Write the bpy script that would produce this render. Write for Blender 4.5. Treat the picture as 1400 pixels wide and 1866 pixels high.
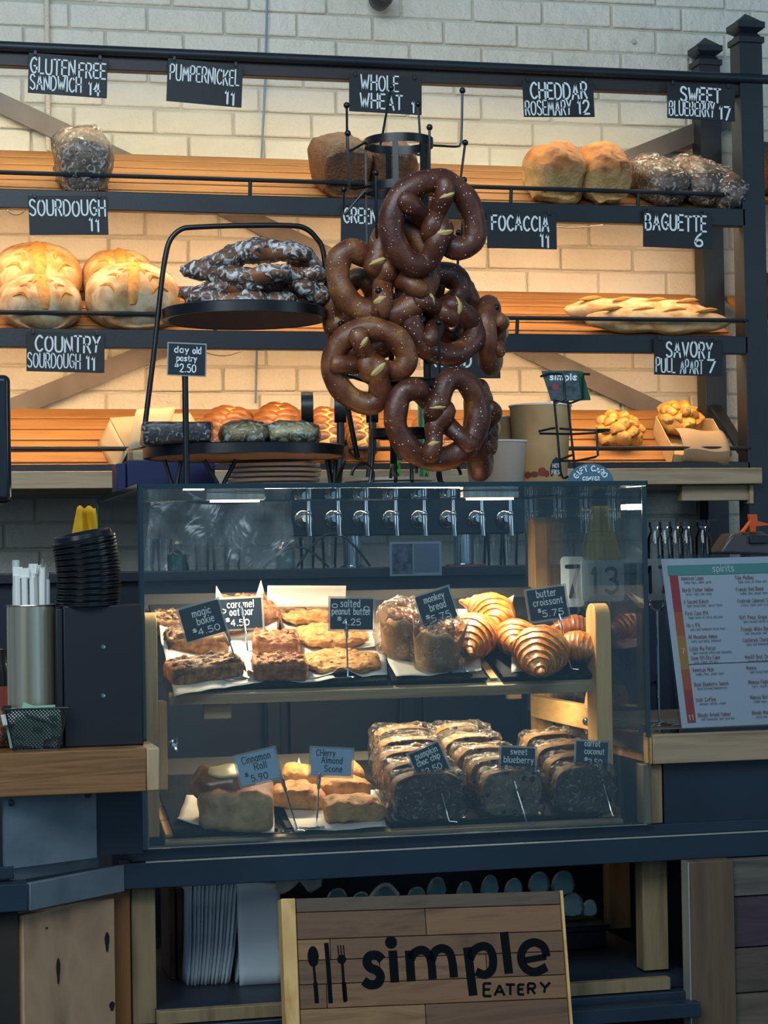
import bpy, math, random
import numpy as np
from mathutils import Vector, Matrix, Euler, noise
random.seed(7)
for o in list(bpy.data.objects): bpy.data.objects.remove(o)
SC = bpy.context.scene
COL = SC.collection
# ---------------------------------------------------------------- camera
FPX, YAW, PITCH, ROLL = 3704.16, .2376, .0248, -.0161
CAM = Vector((-.4097, -3.471, 1.38))
FWD = Vector((math.sin(YAW)*math.cos(PITCH), math.cos(YAW)*math.cos(PITCH), math.sin(PITCH)))
_r0 = Vector((math.cos(YAW), -math.sin(YAW), 0)); _u0 = _r0.cross(FWD)
RGT = _r0*math.cos(ROLL)+_u0*math.sin(ROLL); UPV = -_r0*math.sin(ROLL)+_u0*math.cos(ROLL)
cd = bpy.data.cameras.new('camera'); cam = bpy.data.objects.new('camera', cd); COL.objects.link(cam)
M4 = Matrix.Identity(4)
for i in range(3): M4[i][0] = RGT[i]; M4[i][1] = UPV[i]; M4[i][2] = -FWD[i]; M4[i][3] = CAM[i]
cam.matrix_world = M4
cd.sensor_fit = 'VERTICAL'; cd.sensor_height = 36; cd.lens = 36*FPX/1866; cd.clip_start = .05
SC.camera = cam
# ---------------------------------------------------------------- exposure, world, big lights
SC.view_settings.view_transform = 'Standard'; SC.view_settings.look = 'None'
SC.view_settings.gamma = 1; SC.view_settings.use_curve_mapping = False; SC.view_settings.exposure = 0.34
W_STR = .19; WIN_E = 98; STRIP_E = 11; CASE_E = 2.5; UNDER_E = 3.6
w = bpy.data.worlds.new('world'); SC.world = w; w.use_nodes = True
w.node_tree.nodes['Background'].inputs[0].default_value = (.30, .52, .80, 1)
w.node_tree.nodes['Background'].inputs[1].default_value = W_STR
def area(name, loc, target, sx, sy, e, col, spread=math.pi):
    l = bpy.data.lights.new(name, 'AREA'); l.shape = 'RECTANGLE'; l.size = sx; l.size_y = sy; l.energy = e; l.color = col; l.spread = spread
    o = bpy.data.objects.new(name, l); COL.objects.link(o); o.location = loc
    o.rotation_euler = (Vector(target)-Vector(loc)).to_track_quat('-Z', 'Y').to_euler(); return o
area('window_daylight', (-.9, -2.4, 3.7), (1, 1.9, 2.2), 3.6, 1.6, WIN_E, (.74, .90, 1.0))
area('shopfront_daylight', (2.0, -6.2, 1.2), (.5, 0, 1.2), 3.8, 2.6, 12, (.28, .66, .95))
area('front_fill_left', (-3.6, -4.6, 2.7), (.5, 0, 1.1), 2.2, 1.8, 34, (.72, .88, 1.0))  # fill light added to brighten the case fronts, not a known window
area('window_daylight_side', (5.0, -3.0, 2.6), (.6, .8, 1.2), 2.0, 2.0, WIN_E*.22, (.60, .84, 1.0))
SC.cycles.max_bounces = 10; SC.cycles.transparent_max_bounces = 40; SC.cycles.caustics_reflective = False; SC.cycles.caustics_refractive = False
SC.cycles.sample_clamp_indirect = 6; SC.cycles.use_denoising = True
# ---------------------------------------------------------------- pixel to place
def ray(px, py): return FWD+RGT*((px-700)/FPX)-UPV*((py-933)/FPX)
def P(px, py, Y):
    d = ray(px, py); return CAM+d*((Y-CAM.y)/d.y)
def PZ(px, py, z):
    d = ray(px, py); return CAM+d*((z-CAM.z)/d.z)
def PPL(px, py, pt, n):
    d = ray(px, py); return CAM+d*((Vector(pt)-CAM).dot(Vector(n))/d.dot(Vector(n)))
def PPM(Y, x=.4): return FPX/((Vector((x, Y, 1.4))-CAM).dot(FWD))
# ---------------------------------------------------------------- mesh helper
class M:
    def __init__(s): s.v = []; s.f = []
    def add(s, v, f, mat=None):
        n = len(s.v)
        s.v += [tuple(mat @ Vector(p)) if mat else tuple(p) for p in v]
        s.f += [tuple(i+n for i in q) for q in f]; return s
    def box(s, x0, x1, y0, y1, z0, z1, mat=None):
        v = [(x0,y0,z0),(x1,y0,z0),(x1,y1,z0),(x0,y1,z0),(x0,y0,z1),(x1,y0,z1),(x1,y1,z1),(x0,y1,z1)]
        return s.add(v, [(0,3,2,1),(4,5,6,7),(0,1,5,4),(1,2,6,5),(2,3,7,6),(3,0,4,7)], mat)
    def beam(s, a, b, w, h, up=(0,0,1)):
        a = Vector(a); b = Vector(b); d = (b-a); L = d.length; d.normalize(); u = Vector(up)
        x = d.cross(u).normalized(); z = x.cross(d)
        m = Matrix((( x.x,d.x,z.x,a.x),(x.y,d.y,z.y,a.y),(x.z,d.z,z.z,a.z),(0,0,0,1)))
        return s.box(-w/2, w/2, 0, L, -h/2, h/2, m)
    def tube(s, pts, r, n=8, closed=False, caps=True):
        pts = [Vector(p) for p in pts]; N = len(pts); rr = r if hasattr(r, '__len__') else [r]*N
        T = []
        for i in range(N):
            if closed: t = pts[(i+1) % N]-pts[i-1]
            else: t = pts[min(i+1, N-1)]-pts[max(i-1, 0)]
            T.append(t.normalized() if t.length > 1e-9 else Vector((0,0,1)))
        u = T[0].orthogonal().normalized(); rings = []
        for i in range(N):
            u = (u-T[i]*u.dot(T[i])); u = u.normalized() if u.length > 1e-6 else T[i].orthogonal().normalized()
            w_ = T[i].cross(u)
            rings.append([pts[i]+(u*math.cos(a)+w_*math.sin(a))*rr[i] for a in [2*math.pi*k/n for k in range(n)]])
        v = [p for q in rings for p in q]; f = []
        for i in range(N if closed else N-1):
            j = (i+1) % N
            for k in range(n): f.append((i*n+k, i*n+(k+1) % n, j*n+(k+1) % n, j*n+k))
        if caps and not closed: f.append(tuple(range(n))[::-1]); f.append(tuple((N-1)*n+k for k in range(n)))
        return s.add(v, f)
    def lathe(s, prof, n=24, mat=None, close=True):
        v = []; f = []
        for r, z in prof:
            for k in range(n): a = 2*math.pi*k/n; v.append((r*math.cos(a), r*math.sin(a), z))
        m = len(prof)
        for i in range(m-1):
            for k in range(n): f.append((i*n+k, i*n+(k+1) % n, (i+1)*n+(k+1) % n, (i+1)*n+k))
        if close: f.append(tuple(range(n))[::-1]); f.append(tuple((m-1)*n+k for k in range(n)))
        return s.add(v, f, mat)
    def prism(s, poly, y0, y1, mat=None):      # outline in x,z; front at y0
        n = len(poly); v = [(x, y0, z) for x, z in poly]+[(x, y1, z) for x, z in poly]
        f = [tuple(range(n)), tuple(range(n, 2*n))[::-1]]+[(i, (i+1) % n+0, (i+1) % n+n, i+n)[::-1] for i in range(n)]
        return s.add(v, f, mat)
    def sph(s, c, r, n=10, m=6): return s.blob(c, (r, r, r), n, m)
    def blob(s, c, rad, n=32, m=20, p=2.0, fn=None, mat=None, flat=None):   # superellipsoid with displacement fn(dir)->scale
        v = []; f = []
        sg = lambda x, e: math.copysign(abs(x)**e, x)
        e = 2.0/p
        for i in range(m+1):
            t = math.pi*i/m-math.pi/2
            for k in range(n):
                a = 2*math.pi*k/n
                d = Vector((sg(math.cos(t), e)*sg(math.cos(a), e), sg(math.cos(t), e)*sg(math.sin(a), e), sg(math.sin(t), e)))
                q = fn(d) if fn else 1
                x = Vector((d.x*rad[0]*q, d.y*rad[1]*q, d.z*rad[2]*q))
                if flat is not None and x.z < flat: x.z = flat+(x.z-flat)*.06
                v.append(x+Vector(c))
        for i in range(m):
            for k in range(n): f.append((i*n+k, i*n+(k+1) % n, (i+1)*n+(k+1) % n, (i+1)*n+k))
        return s.add(v, f, mat)
    def grid(s, fn, nu, nv, th=0):             # sheet fn(u,v)->point, with thickness
        v = [Vector(fn(i/nu, j/nv)) for j in range(nv+1) for i in range(nu+1)]
        f = [(j*(nu+1)+i, j*(nu+1)+i+1, (j+1)*(nu+1)+i+1, (j+1)*(nu+1)+i) for j in range(nv) for i in range(nu)]
        s.add(v, f); return s
    def noise(s, amp, sc, seed=0.0, amp2=0, sc2=1):
        out = []
        for p in s.v:
            q = Vector(p)*sc+Vector((seed, seed*1.7, -seed)); d = noise.noise_vector(q)*amp
            if amp2: d += noise.noise_vector(Vector(p)*sc2+Vector((seed, 3, seed)))*amp2
            out.append((p[0]+d.x, p[1]+d.y, p[2]+d.z))
        s.v = out; return s
    def xf(s, mat): s.v = [tuple(mat @ Vector(p)) for p in s.v]; return s
    def shift(s, x, y, z): return s.xf(Matrix.Translation((x, y, z)))
def link(name, m, mat, parent=None, bev=0, flat=False, solid=0, angle=.7, bseg=2, sub=0):
    me = bpy.data.meshes.new(name); me.from_pydata(m.v, [], m.f); me.update()
    if not flat:
        me.polygons.foreach_set('use_smooth', [True]*len(me.polygons)); me.set_sharp_from_angle(angle=angle)
    me.materials.append(mat)
    o = bpy.data.objects.new(name, me); COL.objects.link(o)
    if parent: o.parent = parent
    if solid:
        k = o.modifiers.new('solid', 'SOLIDIFY'); k.thickness = solid; k.offset = 0
    if bev:
        k = o.modifiers.new('bevel', 'BEVEL'); k.width = bev; k.segments = bseg; k.limit_method = 'ANGLE'; k.angle_limit = .6
    if sub:
        k = o.modifiers.new('sub', 'SUBSURF'); k.levels = sub; k.render_levels = sub
    return o
def tag(o, label, cat, group=None, kind=None):
    o['label'] = label; o['category'] = cat
    if group: o['group'] = group
    if kind: o['kind'] = kind
    return o
def thing(name, label, cat, loc=(0,0,0), rot=None, group=None):
    o = bpy.data.objects.new(name, None); o.empty_display_size = .03; COL.objects.link(o); o.location = loc
    if rot is not None: o.rotation_euler = rot.to_euler() if isinstance(rot, Matrix) else rot
    return tag(o, label, cat, group)
def solo(name, label, cat, m, mat, loc=(0,0,0), rot=None, group=None, **k):
    o = link(name, m, mat, **k); o.location = loc
    if rot is not None: o.rotation_euler = rot.to_euler() if isinstance(rot, Matrix) else rot
    return tag(o, label, cat, group)
def struct(name, m, mat, **k):
    o = link(name, m, mat, **k); o['kind'] = 'structure'; return o
def dup(root, loc, rot=None, label=None, group=None):
    r = root.copy(); COL.objects.link(r); r.location = loc
    if rot is not None: r.rotation_euler = rot.to_euler() if isinstance(rot, Matrix) else rot
    if label: r['label'] = label
    if group: r['group'] = group
    for ch in list(root.children):
        c = ch.copy(); COL.objects.link(c); c.parent = r
        for g in ch.children:
            d = g.copy(); COL.objects.link(d); d.parent = c
    return r
def Rx(a): return Matrix.Rotation(a, 3, 'X')
def Ry(a): return Matrix.Rotation(a, 3, 'Y')
def Rz(a): return Matrix.Rotation(a, 3, 'Z')
D = math.radians
# ---------------------------------------------------------------- materials
def srgb(h):
    if isinstance(h, str): h = tuple(int(h[i:i+2], 16)/255 for i in (0, 2, 4))
    return tuple((c/12.92 if c <= .04045 else ((c+.055)/1.055)**2.4) for c in h)+(1,)
def mat(name, cols, scale=(8,8,8), detail=5, rough=.6, bump=0, bscale=40, metal=0, spec=.5, coat=0, dist=0, bdist=.002, rvar=0, sss=0, stretch=None):
    m = bpy.data.materials.new(name); m.use_nodes = True; nt = m.node_tree; N = nt.nodes; L = nt.links; b = N['Principled BSDF']
    b.inputs['Roughness'].default_value = rough; b.inputs['Metallic'].default_value = metal; b.inputs['Specular IOR Level'].default_value = spec
    b.inputs['Coat Weight'].default_value = coat; b.inputs['Coat Roughness'].default_value = .15
    if sss: b.inputs['Subsurface Weight'].default_value = sss; b.inputs['Subsurface Radius'].default_value = (.01, .005, .003); b.inputs['Subsurface Scale'].default_value = 1
    tc = N.new('ShaderNodeTexCoord'); mp = N.new('ShaderNodeMapping'); L.new(tc.outputs['Object'], mp.inputs[0])
    mp.inputs['Scale'].default_value = scale
    if isinstance(cols, str): b.inputs['Base Color'].default_value = srgb(cols)
    else:
        nz = N.new('ShaderNodeTexNoise'); nz.inputs['Scale'].default_value = 1; nz.inputs['Detail'].default_value = detail; nz.inputs['Distortion'].default_value = dist
        L.new(mp.outputs[0], nz.inputs['Vector'])
        cr = N.new('ShaderNodeValToRGB'); L.new(nz.outputs[0], cr.inputs[0]); L.new(cr.outputs[0], b.inputs['Base Color'])
        e = cr.color_ramp.elements
        while len(e) > 1: e.remove(e[-1])
        for i, (p, c) in enumerate(cols):
            el = e[0] if i == 0 else e.new(p)
            el.position = p; el.color = srgb(c)
        if rvar:
            mr = N.new('ShaderNodeMapRange'); L.new(nz.outputs[0], mr.inputs[0]); mr.inputs[1].default_value = .3; mr.inputs[2].default_value = .7
            mr.inputs[3].default_value = rough-rvar; mr.inputs[4].default_value = rough+rvar; L.new(mr.outputs[0], b.inputs['Roughness'])
    if bump:
        n2 = N.new('ShaderNodeTexNoise'); n2.inputs['Scale'].default_value = bscale; n2.inputs['Detail'].default_value = 6; n2.inputs['Roughness'].default_value = .6
        L.new((mp if stretch else tc).outputs[0 if stretch else 'Object'], n2.inputs['Vector'])
        bp = N.new('ShaderNodeBump'); bp.inputs['Strength'].default_value = bump; bp.inputs['Distance'].default_value = bdist
        L.new(n2.outputs[0], bp.inputs['Height']); L.new(bp.outputs[0], b.inputs['Normal'])
    return m
def topmat(name, side, top, lo=.0, hi=.7, vary=.5, nscale=25, rough=.55, bump=.5, bscale=60, coat=0, specks=None, bdist=.002):
    """bread crust: the upward crust is browned, the sides stay pale; noise breaks the border"""
    m = mat(name, [(.3, side[0]), (.7, side[1])], (nscale,)*3, rough=rough, bump=bump, bscale=bscale, coat=coat, bdist=bdist)
    nt = m.node_tree; N = nt.nodes; L = nt.links; b = N['Principled BSDF']; cr = N['Color Ramp']
    nz = N['Noise Texture']; c2 = N.new('ShaderNodeValToRGB'); L.new(nz.outputs[0], c2.inputs[0])
    c2.color_ramp.elements[0].position = .32; c2.color_ramp.elements[0].color = srgb(top[0]); c2.color_ramp.elements[1].position = .68; c2.color_ramp.elements[1].color = srgb(top[1])
    tc = N['Texture Coordinate']; sx = N.new('ShaderNodeSeparateXYZ'); L.new(tc.outputs['Normal'], sx.inputs[0])
    n3 = N.new('ShaderNodeTexNoise'); n3.inputs['Scale'].default_value = nscale*.6; n3.inputs['Detail'].default_value = 4; L.new(tc.outputs['Object'], n3.inputs['Vector'])
    ma = N.new('ShaderNodeMath'); ma.operation = 'MULTIPLY_ADD'; L.new(n3.outputs[0], ma.inputs[0]); ma.inputs[1].default_value = vary; L.new(sx.outputs[2], ma.inputs[2])
    mr = N.new('ShaderNodeMapRange'); L.new(ma.outputs[0], mr.inputs[0]); mr.inputs[1].default_value = lo+vary*.5; mr.inputs[2].default_value = hi+vary*.5
    mx = N.new('ShaderNodeMixRGB'); L.new(mr.outputs[0], mx.inputs[0]); L.new(cr.outputs[0], mx.inputs[1]); L.new(c2.outputs[0], mx.inputs[2])
    out = mx.outputs[0]
    if specks: out = speck(m, out, *specks)
    L.new(out, b.inputs['Base Color']); return m
def speck(m, src, col, scale, size, dens=.5):
    nt = m.node_tree; N = nt.nodes; L = nt.links; tc = N['Texture Coordinate']
    vo = N.new('ShaderNodeTexVoronoi'); vo.inputs['Scale'].default_value = scale; L.new(tc.outputs['Object'], vo.inputs['Vector'])
    lt = N.new('ShaderNodeMath'); lt.operation = 'LESS_THAN'; L.new(vo.outputs['Distance'], lt.inputs[0]); lt.inputs[1].default_value = size
    sp = N.new('ShaderNodeSeparateXYZ'); L.new(vo.outputs['Color'], sp.inputs[0])
    gt = N.new('ShaderNodeMath'); gt.operation = 'LESS_THAN'; L.new(sp.outputs[0], gt.inputs[0]); gt.inputs[1].default_value = dens
    mu = N.new('ShaderNodeMath'); mu.operation = 'MULTIPLY'; L.new(lt.outputs[0], mu.inputs[0]); L.new(gt.outputs[0], mu.inputs[1])
    mx = N.new('ShaderNodeMixRGB'); L.new(mu.outputs[0], mx.inputs[0]); L.new(src, mx.inputs[1]); mx.inputs[2].default_value = srgb(col)
    return mx.outputs[0]
def addspeck(m, *a):
    b = m.node_tree.nodes['Principled BSDF']; i = b.inputs['Base Color']
    if i.is_linked: src = i.links[0].from_socket
    else:
        rgb = m.node_tree.nodes.new('ShaderNodeRGB'); rgb.outputs[0].default_value = i.default_value; src = rgb.outputs[0]
    m.node_tree.links.new(speck(m, src, *a), i); return m
def glassy(name, tint=(1,1,1), fac=1.0, rough=.02, ior=1.45, haze=0, hcol=(1,1,1), bump=0, bscale=30, hn=0, bdist=.004, streak=0):
    """thin glass or film: clear, with Fresnel reflection and optional milky haze"""
    m = bpy.data.materials.new(name); m.use_nodes = True; nt = m.node_tree; N = nt.nodes; L = nt.links; N.remove(N['Principled BSDF']); out = N['Material Output']
    tr = N.new('ShaderNodeBsdfTransparent'); tr.inputs[0].default_value = tint+(1,)
    gl = N.new('ShaderNodeBsdfGlossy'); gl.inputs['Roughness'].default_value = rough
    fr = N.new('ShaderNodeFresnel'); fr.inputs[0].default_value = ior
    mf = N.new('ShaderNodeMath'); mf.operation = 'MULTIPLY'; mf.inputs[1].default_value = fac; mf.use_clamp = True; L.new(fr.outputs[0], mf.inputs[0])
    tc = N.new('ShaderNodeTexCoord'); cur = tr.outputs[0]
    if bump:
        n2 = N.new('ShaderNodeTexNoise'); n2.inputs['Scale'].default_value = bscale; n2.inputs['Detail'].default_value = 3; n2.inputs['Distortion'].default_value = 1.2
        L.new(tc.outputs['Object'], n2.inputs['Vector']); bp = N.new('ShaderNodeBump'); bp.inputs['Strength'].default_value = bump; bp.inputs['Distance'].default_value = bdist
        L.new(n2.outputs[0], bp.inputs['Height']); L.new(bp.outputs[0], gl.inputs['Normal']); L.new(bp.outputs[0], fr.inputs['Normal'])
    if haze:
        df = N.new('ShaderNodeBsdfDiffuse'); df.inputs[0].default_value = hcol+(1,); mh = N.new('ShaderNodeMixShader'); mh.inputs[0].default_value = haze
        if hn:
            n4 = N.new('ShaderNodeTexNoise'); n4.inputs['Scale'].default_value = hn; n4.inputs['Detail'].default_value = 4; n4.inputs['Distortion'].default_value = 2; L.new(tc.outputs['Object'], n4.inputs['Vector'])
            mr = N.new('ShaderNodeMapRange'); L.new(n4.outputs[0], mr.inputs[0]); mr.inputs[1].default_value = .40 if not streak else streak; mr.inputs[2].default_value = .72 if not streak else streak+.14; mr.inputs[3].default_value = haze*(.25 if not streak else .04); mr.inputs[4].default_value = min(1, haze*(2.6 if not streak else 1))  # white streaks: the film's own creases plus glints painted in as colour
            L.new(mr.outputs[0], mh.inputs[0])
        L.new(cur, mh.inputs[1]); L.new(df.outputs[0], mh.inputs[2]); cur = mh.outputs[0]
    mx = N.new('ShaderNodeMixShader'); L.new(mf.outputs[0], mx.inputs[0]); L.new(cur, mx.inputs[1]); L.new(gl.outputs[0], mx.inputs[2]); L.new(mx.outputs[0], out.inputs[0])
    return m
def emit(name, col, s):
    m = bpy.data.materials.new(name); m.use_nodes = True; b = m.node_tree.nodes['Principled BSDF']
    b.inputs['Base Color'].default_value = col+(1,); b.inputs['Emission Color'].default_value = col+(1,); b.inputs['Emission Strength'].default_value = s; return m
BLACK = mat('black_steel', [(.3, '181d23'), (.7, '222930')], (6,6,6), rough=.42, bump=.12, bscale=120, spec=.5)
WIRE = mat('black_wire', '0d0f12', rough=.35)
TRAYM = mat('slate_black', [(.35, '101214'), (.7, '1e2023')], (30,30,30), rough=.7, bump=.5, bscale=190, spec=.15)
PINE = mat('pine', [(.3, 'c89a5c'), (.5, 'd8ac6c'), (.7, 'bd8a4c')], (2, 14, 40), rough=.55, bump=.15, bscale=1, stretch=1)
PINEV = mat('pine_upright', [(.3, 'c89a5c'), (.5, 'd8ac6c'), (.7, 'b98648')], (40, 40, 3), rough=.55, bump=.15, bscale=1, stretch=1)
SLAT = mat('slat_wood', [(.28, '7c4f2a'), (.5, 'a0713f'), (.72, '8c5e33')], (3, 30, 30), rough=.5, bump=.15, bscale=1, stretch=1)
PLANK = mat('pale_plank', [(.3, '9c8466'), (.5, 'b79f7c'), (.7, '8d7555')], (3, 20, 40), rough=.6, bump=.2, bscale=1, stretch=1)
OAK = mat('oak_top', [(.25, '5c3b1f'), (.45, '8c6238'), (.6, '704a28'), (.75, '966d42')], (3, 10, 60), rough=.4, bump=.15, bscale=1, stretch=1, dist=1.0)
GREYBOARD = mat('weathered_board', [(.3, '35322e'), (.7, '46433e')], (3, 20, 20), rough=.85, bump=.2, bscale=1, stretch=1)
CHALK = mat('chalk_ink', 'e9edec', rough=.8)
BOARD = mat('chalkboard_black', [(.3, '14171b'), (.7, '1e2227')], (12,12,12), rough=.55)
CARD = mat('card_black', '1a222b', rough=.35)
NAVY = mat('navy_panel', [(.3, '121d29'), (.7, '182534')], (5,5,5), rough=.45)
CHROME = mat('chrome', 'c9cdd0', rough=.12, metal=1)
STEEL = mat('brushed_steel', [(.35, 'b2ab9f'), (.65, 'd2cdc3')], (90, 90, 1), rough=.28, metal=1)
PAPER = mat('parchment', 'd6cfc2', rough=.8, bump=.15, bscale=30)
WHITE = mat('white_ceramic', 'f6f3ec', rough=.25)
KRAFT = mat('kraft_board', [(.3, 'b99a6c'), (.7, 'c8a97a')], (30,30,30), rough=.8)
GLASS = glassy('case_glass', (.965, .985, .985), fac=.9, rough=.01)
GLASS2 = glassy('case_side_glass', (.97, .985, .985), fac=.6, rough=.01)
GEDGE = mat('glass_edge', '081c22', rough=.12, spec=.8)
CLEAR = glassy('clear_glass', (.9, .93, .94), fac=1.6, rough=.03)
FILM = glassy('cling_film', (1, 1, 1), fac=.8, rough=.09, haze=.30, hcol=(.85,.84,.82), bump=1, bscale=90, hn=70, streak=.55)
FILM2 = glassy('cling_film_heavy', (1, 1, 1), fac=.9, rough=.10, haze=.5, hcol=(.8,.78,.76), bump=1, bscale=80, hn=50, streak=.52)
# ---------------------------------------------------------------- stroke lettering
G = {}
def g(ch, w_, spec): G[ch] = (w_, spec)
for line in '''A|.66|0,0 .33,1 .66,0;.12,.36 .54,.36
B|.56|0,0 0,1;~0,1 .36,1 .48,.78 .34,.57 .02,.53;~.02,.53 .4,.5 .56,.26 .4,.01 0,0
C|.6|~.58,.86 .36,1 .1,.8 0,.48 .12,.14 .36,0 .6,.14
D|.62|0,0 0,1;~0,1 .36,.96 .6,.7 .6,.3 .36,.04 0,0
E|.5|.5,1 0,1 0,0 .5,0;0,.53 .42,.53
F|.5|.5,1 0,1 0,0;0,.53 .42,.53
G|.64|~.6,.86 .36,1 .1,.8 0,.48 .12,.14 .38,0 .62,.16;.62,.16 .62,.46 .36,.46
H|.6|0,0 0,1;.6,0 .6,1;0,.52 .6,.52
I|.06|.03,0 .03,1
J|.4|~.4,1 .4,.2 .3,0 .1,0 0,.18
K|.56|0,0 0,1;.54,1 0,.42;.16,.56 .56,0
L|.46|0,1 0,0 .46,0
M|.76|0,0 .1,1 .38,.3 .66,1 .76,0
N|.6|0,0 0,1 .6,0 .6,1
O|.66|~.33,1 .08,.84 0,.5 .08,.16 .33,0 .58,.16 .66,.5 .58,.84 .33,1
P|.54|0,0 0,1;~0,1 .42,.98 .54,.74 .42,.5 0,.46
R|.56|0,0 0,1;~0,1 .42,.98 .54,.75 .42,.52 0,.5;.24,.5 .56,0
S|.56|~.52,.86 .3,1 .06,.9 .04,.66 .28,.52 .52,.36 .52,.12 .28,0 0,.12
T|.6|0,1 .6,1;.3,1 .3,0
U|.6|~0,1 0,.3 .1,.05 .3,0 .5,.05 .6,.3 .6,1
V|.62|0,1 .31,0 .62,1
W|.86|0,1 .2,0 .43,.75 .64,0 .86,1
X|.58|0,0 .58,1;0,1 .58,0
Y|.6|0,1 .3,.5 .6,1;.3,.5 .24,0
0|.54|~.27,1 .05,.82 0,.5 .05,.18 .27,0 .49,.18 .54,.5 .49,.82 .27,1
1|.2|0,.8 .14,1 .14,0
2|.54|~.02,.8 .14,.98 .36,1 .5,.8 .44,.52 .2,.22 0,0;0,0 .54,0
3|.5|~.02,.9 .24,1 .46,.86 .4,.6 .2,.53;~.2,.53 .46,.44 .5,.18 .26,0 0,.1
4|.56|.42,0 .42,1 0,.32 .56,.32
5|.5|.46,1 .06,1 .04,.56;~.04,.56 .28,.62 .5,.42 .46,.12 .24,0 0,.08
6|.5|~.4,1 .14,.72 0,.34 .08,.06 .28,0 .48,.12 .46,.4 .26,.5 .04,.36
7|.52|0,1 .52,1 .16,0
8|.5|~.25,.53 .04,.7 .1,.95 .25,1 .4,.95 .46,.7 .25,.53 .02,.3 .08,.05 .25,0 .42,.05 .48,.3 .25,.53
9|.5|~.46,.62 .24,.5 .02,.62 .04,.9 .24,1 .46,.9 .46,.62 .4,.3 .2,0
$|.34|~.32,.8 .1,.86 .04,.68 .3,.5 .28,.3 0,.34;.17,.98 .17,.2
.|.1|.05,0 .05,.05
,|.1|.06,.05 .02,-.12
-|.3|0,.42 .3,.42
&|.5|~.5,.02 .12,.7 .24,.9 .34,.74 .04,.24 .2,0 .46,.3
!|.1|.05,1 .05,.3;.05,.04 .05,0
a|.46|~.42,.6 .2,.66 .02,.5 .02,.16 .2,0 .42,.16;.42,.66 .42,0
b|.46|.02,1 .02,0;~.02,.5 .24,.66 .44,.5 .44,.16 .24,0 .02,.14
c|.4|~.4,.56 .22,.66 .03,.5 .03,.16 .22,0 .4,.1
d|.46|~.42,.5 .2,.66 .02,.5 .02,.16 .2,0 .42,.14;.42,1 .42,0
e|.44|.03,.36 .42,.36;~.42,.36 .4,.6 .22,.66 .03,.5 .03,.14 .22,0 .4,.08
f|.32|~.32,.96 .18,.98 .13,.8 .13,0;0,.62 .3,.62
g|.46|~.42,.6 .2,.66 .02,.5 .02,.18 .2,.02 .42,.16;~.42,.66 .42,-.1 .34,-.28 .06,-.26
h|.44|.02,1 .02,0;~.02,.46 .24,.66 .42,.5 .42,0
i|.06|.03,.64 .03,0;.03,.9 .03,.94
j|.2|~.16,.64 .16,-.1 .1,-.26 0,-.26;.16,.9 .16,.94
k|.42|.02,1 .02,0;.4,.64 .02,.26;.14,.38 .42,0
l|.06|.03,1 .03,0
m|.68|.02,.66 .02,0;~.02,.46 .2,.66 .34,.5 .34,0;~.34,.46 .52,.66 .66,.5 .66,0
n|.44|.02,.66 .02,0;~.02,.46 .24,.66 .42,.5 .42,0
o|.46|~.23,.66 .04,.52 .02,.33 .04,.14 .23,0 .42,.14 .44,.33 .42,.52 .23,.66
p|.46|.02,.66 .02,-.3;~.02,.5 .24,.66 .44,.5 .44,.16 .24,0 .02,.14
r|.3|.02,.66 .02,0;~.02,.4 .12,.62 .3,.64
s|.38|~.36,.58 .18,.66 .03,.54 .1,.38 .3,.3 .35,.12 .18,0 0,.07
t|.32|.14,.9 .14,.1;~.14,.14 .2,.0 .32,.02;0,.64 .3,.64
u|.44|~.02,.66 .02,.16 .18,0 .42,.18;.42,.66 .42,0
v|.42|0,.66 .21,0 .42,.66
w|.6|0,.66 .15,0 .3,.55 .45,0 .6,.66
x|.4|0,0 .4,.66;0,.66 .4,0
y|.42|0,.66 .21,.05;.42,.66 .12,-.28'''.split('\n'):
    a_, b_, c_ = line.split('|'); g(a_, float(b_), c_)
def smoothpts(p, k=5):
    if len(p) < 3: return p
    out = []
    for i in range(len(p)-1):
        p0 = p[max(i-1, 0)]; p1 = p[i]; p2 = p[i+1]; p3 = p[min(i+2, len(p)-1)]
        for j in range(k):
            t = j/k
            out.append(tuple(.5*((2*p1[c])+(-p0[c]+p2[c])*t+(2*p0[c]-5*p1[c]+4*p2[c]-p3[c])*t*t+(-p0[c]+3*p1[c]-3*p2[c]+p3[c])*t**3) for c in (0, 1)))
    out.append(p[-1]); return out
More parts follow.
